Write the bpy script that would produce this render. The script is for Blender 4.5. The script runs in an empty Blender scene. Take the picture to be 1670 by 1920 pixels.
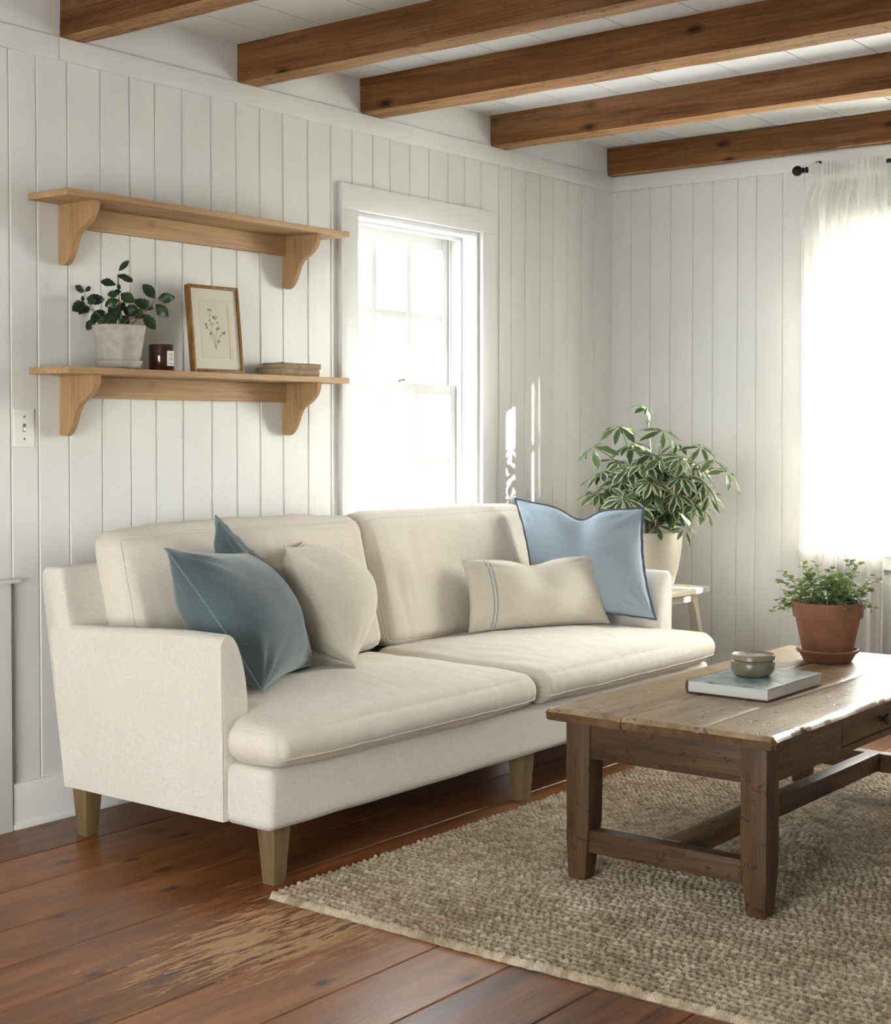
import bpy, bmesh, math, random
import numpy as np
from mathutils import Vector, Matrix, noise as mnoise

SC = bpy.context.scene
COL = SC.collection
rnd = random.Random(7)

# ------------------------------------------------------------------ camera (solved from the photograph's vanishing points)
F_PX, PX0, HOR = 2802.0, 835.0, 808.0
TH = math.atan(F_PX / 100000.0)
PY0 = HOR + F_PX * math.tan(TH)
AZ = math.atan2(2184.0, F_PX)
CAM = Vector((-6.146, -3.78, 1.2))
_f0 = Vector((math.cos(AZ), math.sin(AZ), 0))
RIGHT = Vector((math.sin(AZ), -math.cos(AZ), 0))
FWD = _f0 * math.cos(TH) + Vector((0, 0, -math.sin(TH)))
UPV = RIGHT.cross(FWD)


def ray(u, v):
    return FWD + RIGHT * ((u - PX0) / F_PX) - UPV * ((v - PY0) / F_PX)


def at_y(u, v, y):
    r = ray(u, v)
    return CAM + r * ((y - CAM.y) / r.y)


def at_depth(u, v, d):
    return CAM + ray(u, v) * d


def depth_of(p):
    return (Vector(p) - CAM).dot(FWD)


cd = bpy.data.cameras.new('camera')
cam = bpy.data.objects.new('camera', cd)
COL.objects.link(cam)
cam.location = CAM
cam.rotation_euler = (math.pi / 2 - TH, 0, AZ - math.pi / 2)
cd.sensor_fit = 'HORIZONTAL'
cd.sensor_width = 36.0
cd.lens = F_PX / 1670.0 * 36.0
cd.shift_y = -(960.0 - PY0) / 1670.0
cd.clip_start = 0.05
SC.camera = cam


# ------------------------------------------------------------------ node helpers
class NT:
    def __init__(self, m):
        m.use_nodes = True
        self.t = m.node_tree
        self.t.nodes.clear()
        self.out = self.n('ShaderNodeOutputMaterial')
        self._tc = None

    def n(self, kind, **kw):
        nd = self.t.nodes.new(kind)
        for k, v in kw.items():
            setattr(nd, k, v)
        return nd

    def l(self, a, b):
        self.t.links.new(a, b)

    def set(self, sock, v):
        if hasattr(v, 'is_output') or isinstance(v, bpy.types.NodeSocket):
            self.l(v, sock)
        else:
            if isinstance(v, (tuple, list)) and len(v) == 3 and sock.type == 'RGBA':
                v = (*v, 1)
            sock.default_value = v

    def obj(self):
        if self._tc is None:
            self._tc = self.n('ShaderNodeTexCoord')
        return self._tc.outputs['Object']

    def mapped(self, scale=(1, 1, 1), loc=(0, 0, 0), rot=(0, 0, 0), src=None):
        m = self.n('ShaderNodeMapping')
        self.l(src or self.obj(), m.inputs['Vector'])
        m.inputs['Scale'].default_value = scale
        m.inputs['Location'].default_value = loc
        m.inputs['Rotation'].default_value = rot
        return m.outputs[0]

    def noise(self, vec, scale=5, detail=4, rough=0.55, dist=0.0):
        nd = self.n('ShaderNodeTexNoise')
        self.l(vec, nd.inputs['Vector'])
        nd.inputs['Scale'].default_value = scale
        nd.inputs['Detail'].default_value = detail
        nd.inputs['Roughness'].default_value = rough
        nd.inputs['Distortion'].default_value = dist
        return nd.outputs['Fac']

    def vor(self, vec, scale=5, feature='F1', rand=1.0):
        nd = self.n('ShaderNodeTexVoronoi')
        nd.feature = feature
        self.l(vec, nd.inputs['Vector'])
        nd.inputs['Scale'].default_value = scale
        nd.inputs['Randomness'].default_value = rand
        return nd.outputs['Distance']

    def knots(self, along, across, sa, sb, r0, r1, keep=0.5):
        cmb = self.n('ShaderNodeCombineXYZ')
        self.l(self.math('MULTIPLY', along, sa), cmb.inputs[0])
        self.l(self.math('MULTIPLY', across, sb), cmb.inputs[1])
        nd = self.n('ShaderNodeTexVoronoi')
        nd.voronoi_dimensions = '2D'
        self.l(cmb.outputs[0], nd.inputs['Vector'])
        nd.inputs['Scale'].default_value = 1.0
        sep = self.n('ShaderNodeSeparateColor')
        self.l(nd.outputs['Color'], sep.inputs[0])
        wob = self.math('MULTIPLY', self.math('SUBTRACT', self.noise(self.obj(), 60, 2), 0.5), r1 * 0.7)
        k = self.rampf(self.math('ADD', nd.outputs['Distance'], wob), r0, r1, 1, 0)
        return self.math('MULTIPLY', k, self.math('GREATER_THAN', sep.outputs[0], keep))

    def wave(self, vec, scale=5, dist=2, detail=2, dscale=1.0, bands='X'):
        nd = self.n('ShaderNodeTexWave')
        nd.bands_direction = bands
        self.l(vec, nd.inputs['Vector'])
        nd.inputs['Scale'].default_value = scale
        nd.inputs['Distortion'].default_value = dist
        nd.inputs['Detail'].default_value = detail
        nd.inputs['Detail Scale'].default_value = dscale
        return nd.outputs['Fac']

    def ramp(self, fac, stops):
        nd = self.n('ShaderNodeValToRGB')
        el = nd.color_ramp.elements
        while len(el) < len(stops):
            el.new(0.5)
        for e, (p, c) in zip(el, stops):
            e.position = p
            e.color = (*c, 1) if len(c) == 3 else c
        self.l(fac, nd.inputs[0])
        return nd.outputs[0]

    def rampf(self, fac, a, b, va=0.0, vb=1.0):
        nd = self.n('ShaderNodeMapRange')
        nd.clamp = True
        self.l(fac, nd.inputs[0])
        for i, v in zip((1, 2, 3, 4), (a, b, va, vb)):
            nd.inputs[i].default_value = v
        return nd.outputs[0]

    def math(self, op, a, b=0.0, clamp=False):
        nd = self.n('ShaderNodeMath', operation=op)
        nd.use_clamp = clamp
        self.set(nd.inputs[0], a)
        self.set(nd.inputs[1], b)
        return nd.outputs[0]

    def mix(self, fac, a, b, mode='MIX'):
        nd = self.n('ShaderNodeMix', data_type='RGBA', blend_type=mode)
        self.set(nd.inputs[0], fac)
        self.set(nd.inputs[6], a)
        self.set(nd.inputs[7], b)
        return nd.outputs[2]

    def attr(self, name):
        nd = self.n('ShaderNodeAttribute')
        nd.attribute_name = name
        return nd.outputs['Fac']

    def sep(self, vec):
        nd = self.n('ShaderNodeSeparateXYZ')
        self.l(vec, nd.inputs[0])
        return nd.outputs

    def bump(self, h, strength=0.3, dist=0.01, normal=None):
        nd = self.n('ShaderNodeBump')
        nd.inputs['Strength'].default_value = strength
        nd.inputs['Distance'].default_value = dist
        self.l(h, nd.inputs['Height'])
        if normal is not None:
            self.l(normal, nd.inputs['Normal'])
        return nd.outputs[0]

    def bsdf(self, color, rough=0.5, normal=None, **kw):
        nd = self.n('ShaderNodeBsdfPrincipled')
        self.set(nd.inputs['Base Color'], color)
        self.set(nd.inputs['Roughness'], rough)
        if normal is not None:
            self.l(normal, nd.inputs['Normal'])
        for k, v in kw.items():
            self.set(nd.inputs[k.replace('_', ' ')], v)
        return nd.outputs[0]

    def done(self, shader):
        self.l(shader, self.out.inputs['Surface'])


def srgb(r, g, b):
    f = lambda c: (c / 255 / 12.92) if c / 255 <= 0.04045 else ((c / 255 + 0.055) / 1.055) ** 2.4
    return (f(r), f(g), f(b))


def new_mat(name):
    m = bpy.data.materials.new(name)
    return m, NT(m)


def paint(name, col, rough=0.5, var=0.06, bump=0.12):
    m, t = new_mat(name)
    n1 = t.noise(t.mapped((1.2, 1.2, 0.5)), 3, 4)
    n2 = t.noise(t.mapped((40, 40, 6)), 3, 3)
    spots = t.vor(t.mapped((1, 1, 1)), 7)
    nick = t.rampf(spots, 0.012, 0.03, 1, 0)
    c = t.mix(t.rampf(n1, 0.35, 0.7), tuple(x * (1 - var) for x in col), col)
    c = t.mix(t.math('MULTIPLY', nick, 0.35), c, tuple(x * 0.45 for x in col))
    t.done(t.bsdf(c, rough, t.bump(n2, bump, 0.004)))
    return m


def wood(name, dark, mid, light, axis='X', scale=1.0, rough=0.5, bump=0.25, knots=0.6, spec=0.4, wear=None, wear_amt=0.0, gloss_var=0.1, grain=1.0, dents=0.0):
    m, t = new_mat(name)
    st = {'X': (0.55, 7, 7), 'Y': (7, 0.55, 7), 'Z': (7, 7, 0.55)}[axis]
    st = tuple(s * scale for s in st)
    warp = t.noise(t.mapped(tuple(s * 0.35 for s in st)), 2.0, 3)
    addv = t.n('ShaderNodeVectorMath', operation='MULTIPLY_ADD')
    t.l(t.obj(), addv.inputs[0])
    addv.inputs[1].default_value = st
    cmb = t.n('ShaderNodeCombineXYZ')
    for i in range(3):
        t.l(t.math('MULTIPLY', warp, 1.6), cmb.inputs[i])
    t.l(cmb.outputs[0], addv.inputs[2])
    v = addv.outputs[0]
    g1 = t.noise(v, 3.0, 6, 0.65)
    g2 = t.noise(t.mapped(tuple(s * (1 if s < 1.5 * scale else 7) for s in st)), 4.0, 3, 0.6)
    big = t.noise(t.mapped(tuple(s * 0.25 for s in st)), 2.2, 2)
    f = t.math('ADD', t.math('MULTIPLY', g1, 0.62 * grain), t.math('MULTIPLY', g2, 0.38 * grain))
    f = t.math('ADD', f, t.math('MULTIPLY', t.math('SUBTRACT', big, 0.5), 0.5))
    c = t.ramp(f, [(0.28, dark), (0.5, mid), (0.72, light)])
    xs = t.sep(t.obj())
    ia = 'XYZ'.index(axis)
    oth = [xs[i] for i in range(3) if i != ia]
    kn = t.knots(xs[ia], t.math('ADD', oth[0], oth[1]), 2.6 * scale, 6.0 * scale, 0.03, 0.11, 0.45)
    c = t.mix(t.math('MULTIPLY', kn, knots), c, tuple(x * 0.22 for x in dark))
    if wear is not None:
        wn = t.noise(t.mapped(tuple(s * 0.5 for s in st)), 2.6, 6, 0.72)
        wm = t.rampf(wn, 0.52, 0.62)
        c = t.mix(t.math('MULTIPLY', wm, wear_amt), c, wear)
    rr = t.math('ADD', t.math('MULTIPLY', g1, gloss_var), rough - gloss_var / 2)
    h = t.math('ADD', f, t.math('MULTIPLY', kn, -0.4))
    if dents:
        dn = t.noise(t.mapped((26, 42, 30), rot=(0, 0, 0.5)), 1.0, 2, 0.6, 0.6)
        dm = t.rampf(dn, 0.62, 0.67)
        dn2 = t.noise(t.mapped((70, 22, 30), rot=(0, 0, -0.3)), 1.0, 2, 0.6)
        dm = t.math('MAXIMUM', dm, t.rampf(dn2, 0.66, 0.70))
        c = t.mix(t.math('MULTIPLY', dm, dents), c, tuple(x * 0.55 for x in dark))
        h = t.math('SUBTRACT', h, t.math('MULTIPLY', dm, 0.6))
    t.done(t.bsdf(c, rr, t.bump(h, bump, 0.004), Specular_IOR_Level=spec))
    return m


def fabric(name, col, col2, weave=560.0, bump=0.45, rough=0.9, sheen=0.2, slub=0.6, var=0.24):
    m, t = new_mat(name)
    o = t.obj()
    a = t.noise(t.mapped((weave * .12, weave * .12, weave)), 1.0, 2, 0.6)
    b = t.noise(t.mapped((weave, weave, weave * .12)), 1.0, 2, 0.6)
    w = t.math('ADD', a, b)
    s1 = t.noise(t.mapped((14, 14, 260)), 1.0, 2, 0.5)
    s2 = t.noise(t.mapped((260, 260, 14)), 1.0, 2, 0.5)
    sl = t.rampf(t.math('MAXIMUM', s1, s2), 0.62, 0.78)
    big = t.noise(t.mapped((1, 1, 1)), 5, 3)
    c = t.mix(t.rampf(big, 0.3, 0.7), col2, col)
    c = t.mix(t.rampf(w, 0.7, 1.3), tuple(x * (1 - var) for x in col2), c)
    c = t.mix(t.math('MULTIPLY', sl, slub), c, tuple(min(1, x * 1.12) for x in col))
    h = t.math('ADD', w, t.math('MULTIPLY', sl, 0.7))
    t.done(t.bsdf(c, rough, t.bump(h, bump, 0.0015), Sheen_Weight=sheen, Specular_IOR_Level=0.2))
    return m


def plain(name, col, rough=0.5, metal=0.0, nscale=30, var=0.12, bump=0.1, spec=0.5, **kw):
    m, t = new_mat(name)
    n = t.noise(t.mapped(), nscale, 4)
    c = t.mix(t.rampf(n, 0.3, 0.7), tuple(x * (1 - var) for x in col), col)
    t.done(t.bsdf(c, rough, t.bump(n, bump, 0.003), Metallic=metal, Specular_IOR_Level=spec, **kw))
    return m


def leaf_mat(name, dark, light, cream=None, rough=0.4, trans=0.35, edge_lo=0.5):
    m, t = new_mat(name)
    tone = t.attr('tone')
    n = t.noise(t.mapped(), 60, 3)
    c = t.mix(t.math('ADD', t.math('MULTIPLY', tone, 0.8), t.math('MULTIPLY', n, 0.3), True), dark, light)
    if cream is not None:
        e = t.math('ADD', t.attr('edge'), t.math('MULTIPLY', t.math('SUBTRACT', t.noise(t.mapped(), 45, 3), 0.5), 0.9))
        e = t.rampf(e, edge_lo, edge_lo + 0.16)
        c = t.mix(t.math('MULTIPLY', e, 0.85), c, cream)
    b = t.bsdf(c, rough, t.bump(n, 0.2, 0.002), Specular_IOR_Level=0.45)
    tr = t.n('ShaderNodeBsdfTranslucent')
    t.l(t.mix(0.5, c, light), tr.inputs[0])
    mx = t.n('ShaderNodeMixShader')
    mx.inputs[0].default_value = trans
    t.l(b, mx.inputs[1])
    t.l(tr.outputs[0], mx.inputs[2])
    t.done(mx.outputs[0])
    return m


M = {}
M['wall'] = paint('white_painted_boards', (0.81, 0.80, 0.77), 0.42)
M['ceil'] = paint('white_painted_ceiling', (0.80, 0.79, 0.77), 0.6)
M['trim'] = paint('white_gloss_trim', (0.83, 0.815, 0.79), 0.35, 0.03, 0.05)
M['storm'] = paint('pale_grey_blue_paint', (0.62, 0.68, 0.72), 0.5)
M['beam'] = wood('old_beam_wood', srgb(58, 33, 16), srgb(112, 71, 39), srgb(148, 102, 62), 'Y', 0.9, 0.75, 0.6, 0.85, 0.2, dents=0.10, wear=srgb(172, 138, 100), wear_amt=0.25)
M['beambounce'] = wood('rough_sawn_bounce_lit', srgb(112, 78, 48), srgb(168, 126, 86), srgb(198, 160, 120), 'Y', 1.6, 0.8, 0.8, 0.6, 0.2, wear=srgb(112, 84, 54), wear_amt=0.5, dents=0.35)
M['oak'] = wood('pale_oak', srgb(142, 108, 72), srgb(182, 146, 106), srgb(204, 172, 132), 'X', 1.3, 0.55, 0.15, 0.25, 0.3)
M['oakz'] = wood('pale_oak_upright', srgb(140, 106, 70), srgb(178, 142, 102), srgb(200, 166, 126), 'Z', 1.3, 0.55, 0.15, 0.12, 0.3)
M['leg'] = wood('taupe_stained_leg', srgb(98, 80, 54), srgb(122, 100, 70), srgb(138, 116, 84), 'Z', 1.5, 0.5, 0.1, 0.0)
M['top'] = wood('worn_pine_top', srgb(108, 84, 58), srgb(160, 132, 98), srgb(190, 164, 130), 'X', 1.2, 0.34, 0.35, 0.35, 0.5, wear=srgb(104, 80, 56), wear_amt=0.5, gloss_var=0.25, dents=0.7)
M['topedge'] = wood('unscrubbed_edge', srgb(58, 40, 24), srgb(98, 70, 44), srgb(128, 98, 66), 'X', 2.0, 0.45, 0.5, 0.4, 0.35)
M['tbl'] = wood('aged_table_wood', srgb(44, 29, 16), srgb(84, 58, 35), srgb(114, 84, 54), 'Z', 1.3, 0.5, 0.35, 0.4, 0.35, dents=0.55)
M['tblx'] = wood('aged_table_wood_long', srgb(50, 35, 20), srgb(95, 69, 45), srgb(128, 98, 67), 'X', 1.3, 0.5, 0.35, 0.4, 0.35, dents=0.55)
M['tbly'] = wood('aged_table_wood_cross', srgb(42, 28, 15), srgb(80, 55, 33), srgb(108, 79, 50), 'Y', 1.3, 0.5, 0.35, 0.4, 0.35, dents=0.55)
M['linen'] = fabric('cream_linen', srgb(235, 228, 218), srgb(226, 218, 206), var=0.13)
M['linen2'] = fabric('cream_cushion_linen', srgb(236, 227, 214), srgb(227, 217, 202), bump=0.3, slub=0.4, var=0.10)
M['velvet'] = fabric('slate_blue_velvet', srgb(106, 122, 126), srgb(82, 96, 101), bump=0.12, sheen=0.5, slub=0.05, var=0.1)
M['bluelinen'] = fabric('washed_blue_linen', srgb(178, 191, 200), srgb(160, 175, 187), bump=0.3, slub=0.4, var=0.12)
M['natural'] = fabric('natural_cotton', srgb(230, 221, 206), srgb(218, 208, 191), bump=0.15, slub=0.3, var=0.08)
M['navy'] = fabric('frayed_dark_edge', srgb(118, 128, 140), srgb(82, 90, 102), bump=0.4)
M['bluepipe'] = fabric('faded_blue_seam', srgb(150, 164, 170), srgb(120, 136, 144), bump=0.2)
M['stripe'] = fabric('grey_blue_stripe', srgb(184, 188, 188), srgb(168, 174, 176), bump=0.2)
M['black'] = plain('blackened_iron', (0.02, 0.018, 0.016), 0.45, 0.6)
M['bronze'] = plain('dark_bronze_knob', (0.06, 0.045, 0.035), 0.35, 0.7)
M['steel'] = plain('sash_lock_metal', (0.35, 0.33, 0.29), 0.35, 0.9)
M['brass'] = wood('gilt_wood', srgb(92, 62, 20), srgb(138, 98, 46), srgb(176, 134, 78), 'Z', 2, 0.4, 0.1, 0.0)
M['terra'] = plain('terracotta', srgb(154, 102, 76), 0.75, 0, 14, 0.3, 0.15)
M['soil'] = plain('dark_soil', (0.03, 0.022, 0.015), 0.95, 0, 80, 0.6, 1.0)
M['whiteclay'] = plain('limewashed_clay', srgb(190, 184, 172), 0.7, 0, 34, 0.3, 0.9)
M['creamglaze'] = plain('cream_glaze', srgb(236, 226, 208), 0.3, 0, 10, 0.08, 0.05)
M['stool'] = plain('white_painted_wood', srgb(232, 224, 206), 0.45, 0, 20, 0.08, 0.1)
M['jar'] = plain('greenish_grey_glaze', srgb(130, 122, 100), 0.22, 0, 22, 0.3, 0.08)
M['jarlid'] = plain('taupe_glaze', srgb(150, 134, 112), 0.25, 0, 26, 0.3, 0.08)
M['plastic'] = plain('white_plate', srgb(242, 241, 236), 0.35, 0, 20, 0.03, 0.02)
M['toggle'] = plain('grey_toggle', srgb(120, 122, 116), 0.4)
M['amber'] = plain('amber_glass', (0.045, 0.014, 0.006), 0.08, 0, 8, 0.3, 0.0, 0.6)
M['label'] = plain('paper_label', srgb(226, 218, 206), 0.7, 0, 40, 0.06)
M['ink'] = plain('faded_ink', srgb(112, 112, 104), 0.8, 0, 200, 0.4)
M['paper'] = plain('aged_paper', srgb(220, 212, 192), 0.8, 0, 12, 0.06)
M['mat'] = plain('mount_board', srgb(224, 218, 200), 0.8, 0, 12, 0.03)
M['pages'] = None
M['oldbook'] = plain('worn_tan_cover', srgb(184, 156, 126), 0.75, 0, 30, 0.35, 0.4)
M['oldpages'] = plain('aged_page_block', srgb(196, 172, 140), 0.85, 0, 60, 0.25, 0.4)
M['branch'] = plain('plant_stem', srgb(104, 88, 60), 0.7, 0, 40, 0.3)
M['greenstem'] = plain('green_stem', srgb(92, 104, 62), 0.6, 0, 40, 0.3)
M['holly'] = leaf_mat('dark_leaf', srgb(18, 38, 28), srgb(60, 84, 40), None, 0.35, 0.15)
M['schef'] = leaf_mat('variegated_leaf', srgb(38, 66, 46), srgb(98, 122, 76), srgb(222, 220, 182), 0.3, 0.25, 0.60)
M['ivy'] = leaf_mat('small_round_leaf', srgb(60, 88, 46), srgb(150, 168, 98), srgb(212, 218, 178), 0.5, 0.45, 0.78)

m, t = new_mat('page_block')
v = t.mapped((3, 3, 420))
t.done(t.bsdf(t.mix(t.noise(v, 1.0, 2), srgb(198, 198, 194), srgb(232, 230, 224)), 0.8, t.bump(t.noise(v, 1, 2), 0.4, 0.002)))
M['pages'] = m

# book cover: a blurred landscape photograph printed on the jacket
m, t = new_mat('printed_book_cover')
n1 = t.noise(t.mapped((9, 14, 5)), 1.6, 5, 0.65)
n2 = t.noise(t.mapped((9, 16, 5), (3, 1, 0)), 1.5, 3)
c = t.ramp(n1, [(0.32, srgb(70, 76, 78)), (0.44, srgb(140, 158, 166)), (0.58, srgb(176, 182, 180)), (0.72, srgb(206, 204, 196))])
c = t.mix(t.rampf(n2, 0.6, 0.7), c, srgb(150, 156, 88))
t.done(t.bsdf(c, 0.28))
M['cover'] = m
M['spine'] = plain('brown_spine', srgb(92, 62, 48), 0.5)

# window glass: clear pane that passes daylight and reflects a little
m, t = new_mat('window_glass')
tr = t.n('ShaderNodeBsdfTransparent')
tr.inputs[0].default_value = (0.96, 0.98, 0.97, 1)
gl = t.n('ShaderNodeBsdfGlossy')
gl.inputs['Roughness'].default_value = 0.02
mx = t.n('ShaderNodeMixShader')
mx.inputs[0].default_value = 0.06
t.l(tr.outputs[0], mx.inputs[1])
t.l(gl.outputs[0], mx.inputs[2])
t.done(mx.outputs[0])
M['glass'] = m

# sheer curtain
m, t = new_mat('sheer_white_voile')
wv = t.math('ADD', t.noise(t.mapped((30, 500, 30)), 1, 2), t.noise(t.mapped((30, 30, 500)), 1, 2))
col = t.mix(t.rampf(wv, 0.7, 1.3), (0.80, 0.78, 0.73), (0.90, 0.885, 0.85))
df = t.n('ShaderNodeBsdfDiffuse'); t.l(col, df.inputs[0])
tl = t.n('ShaderNodeBsdfTranslucent'); t.l(col, tl.inputs[0])
tp = t.n('ShaderNodeBsdfTransparent')
m1 = t.n('ShaderNodeMixShader'); m1.inputs[0].default_value = 0.16
t.l(df.outputs[0], m1.inputs[1]); t.l(tl.outputs[0], m1.inputs[2])
m2 = t.n('ShaderNodeMixShader'); m2.inputs[0].default_value = 0.12
t.l(m1.outputs[0], m2.inputs[1]); t.l(tp.outputs[0], m2.inputs[2])
t.done(m2.outputs[0])
M['voile'] = m

# floor boards: stained pine with worn-through varnish
m, t = new_mat('stained_pine_boards')
tone = t.attr('tone')
offs = t.n('ShaderNodeCombineXYZ')
t.l(t.math('MULTIPLY', tone, 37.0), offs.inputs[0])
t.l(t.math('MULTIPLY', tone, 11.0), offs.inputs[2])
va = t.n('ShaderNodeVectorMath', operation='ADD')
t.l(t.obj(), va.inputs[0]); t.l(offs.outputs[0], va.inputs[1])
P_ = va.outputs[0]
g1 = t.noise(t.mapped((0.7, 9, 9), src=P_), 2.5, 6, 0.65, 0.4)
g2 = t.noise(t.mapped((1.6, 60, 60), src=P_), 2.0, 3, 0.6)
big = t.noise(t.mapped((0.8, 2.0, 1), src=P_), 1.6, 3)
f = t.math('ADD', t.math('MULTIPLY', g1, 0.6), t.math('MULTIPLY', g2, 0.25))
f = t.math('ADD', f, t.math('MULTIPLY', big, 0.3))
f = t.math('ADD', f, t.math('MULTIPLY', t.math('SUBTRACT', tone, 0.5), 0.2))
mot = t.noise(t.mapped((3, 9, 3), src=P_), 1.4, 5, 0.7)
f = t.math('ADD', f, t.math('MULTIPLY', t.math('SUBTRACT', mot, 0.5), 0.35))
c = t.ramp(f, [(0.36, srgb(66, 34, 16)), (0.52, srgb(114, 66, 34)), (0.66, srgb(144, 90, 50)), (0.82, srgb(170, 116, 72))])
px_ = t.sep(P_)
kn = t.knots(px_[0], px_[1], 2.2, 5.0, 0.03, 0.10, 0.45)
c = t.mix(t.math('MULTIPLY', kn, 0.85), c, srgb(44, 24, 18))
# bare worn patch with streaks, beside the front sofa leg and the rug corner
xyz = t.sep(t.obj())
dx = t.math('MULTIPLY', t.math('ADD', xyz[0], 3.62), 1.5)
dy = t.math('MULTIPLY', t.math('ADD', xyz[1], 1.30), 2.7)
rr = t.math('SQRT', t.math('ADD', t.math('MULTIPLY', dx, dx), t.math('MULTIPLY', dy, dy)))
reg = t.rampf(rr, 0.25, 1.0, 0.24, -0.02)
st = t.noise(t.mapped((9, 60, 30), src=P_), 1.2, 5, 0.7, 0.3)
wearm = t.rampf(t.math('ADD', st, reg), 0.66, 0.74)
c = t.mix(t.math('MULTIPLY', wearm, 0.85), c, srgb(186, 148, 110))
scr = t.rampf(t.noise(t.mapped((2.2, 120, 60), src=P_), 1.3, 2), 0.72, 0.78)
c = t.mix(t.math('MULTIPLY', scr, 0.45), c, srgb(190, 156, 122))
rgh = t.math('ADD', t.math('MULTIPLY', g1, 0.22), 0.27)
rgh = t.math('ADD', rgh, t.math('MULTIPLY', wearm, 0.25))
hgt = t.math('SUBTRACT', f, t.math('MULTIPLY', wearm, 0.3))
t.done(t.bsdf(c, rgh, t.bump(hgt, 0.25, 0.004), Specular_IOR_Level=0.5))
M['floor'] = m

# jute
m, t = new_mat('braided_jute')
n1 = t.noise(t.mapped((160, 420, 200)), 1.0, 3, 0.6)
n2 = t.noise(t.mapped((1, 1, 1)), 3.5, 4, 0.6)
n3 = t.noise(t.mapped((60, 20, 30)), 1.0, 3, 0.6)
f = t.math('ADD', t.math('MULTIPLY', n1, 0.45), t.math('ADD', t.math('MULTIPLY', n2, 0.35), t.math('MULTIPLY', n3, 0.3)))
c = t.ramp(f, [(0.32, srgb(122, 102, 78)), (0.5, srgb(174, 154, 128)), (0.68, srgb(216, 202, 180))])
c = t.mix(t.math('MULTIPLY', t.rampf(t.attr('tone'), 0.35, 1.0), 0.46), c, srgb(96, 76, 52))
t.done(t.bsdf(c, 0.9, t.bump(n1, 0.6, 0.003), Specular_IOR_Level=0.15))
M['jute'] = m


# ------------------------------------------------------------------ mesh helpers
def finish(me, smooth=True, angle=35):
    if smooth:
        me.shade_smooth()
        me.set_sharp_from_angle(angle=math.radians(angle))


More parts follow.
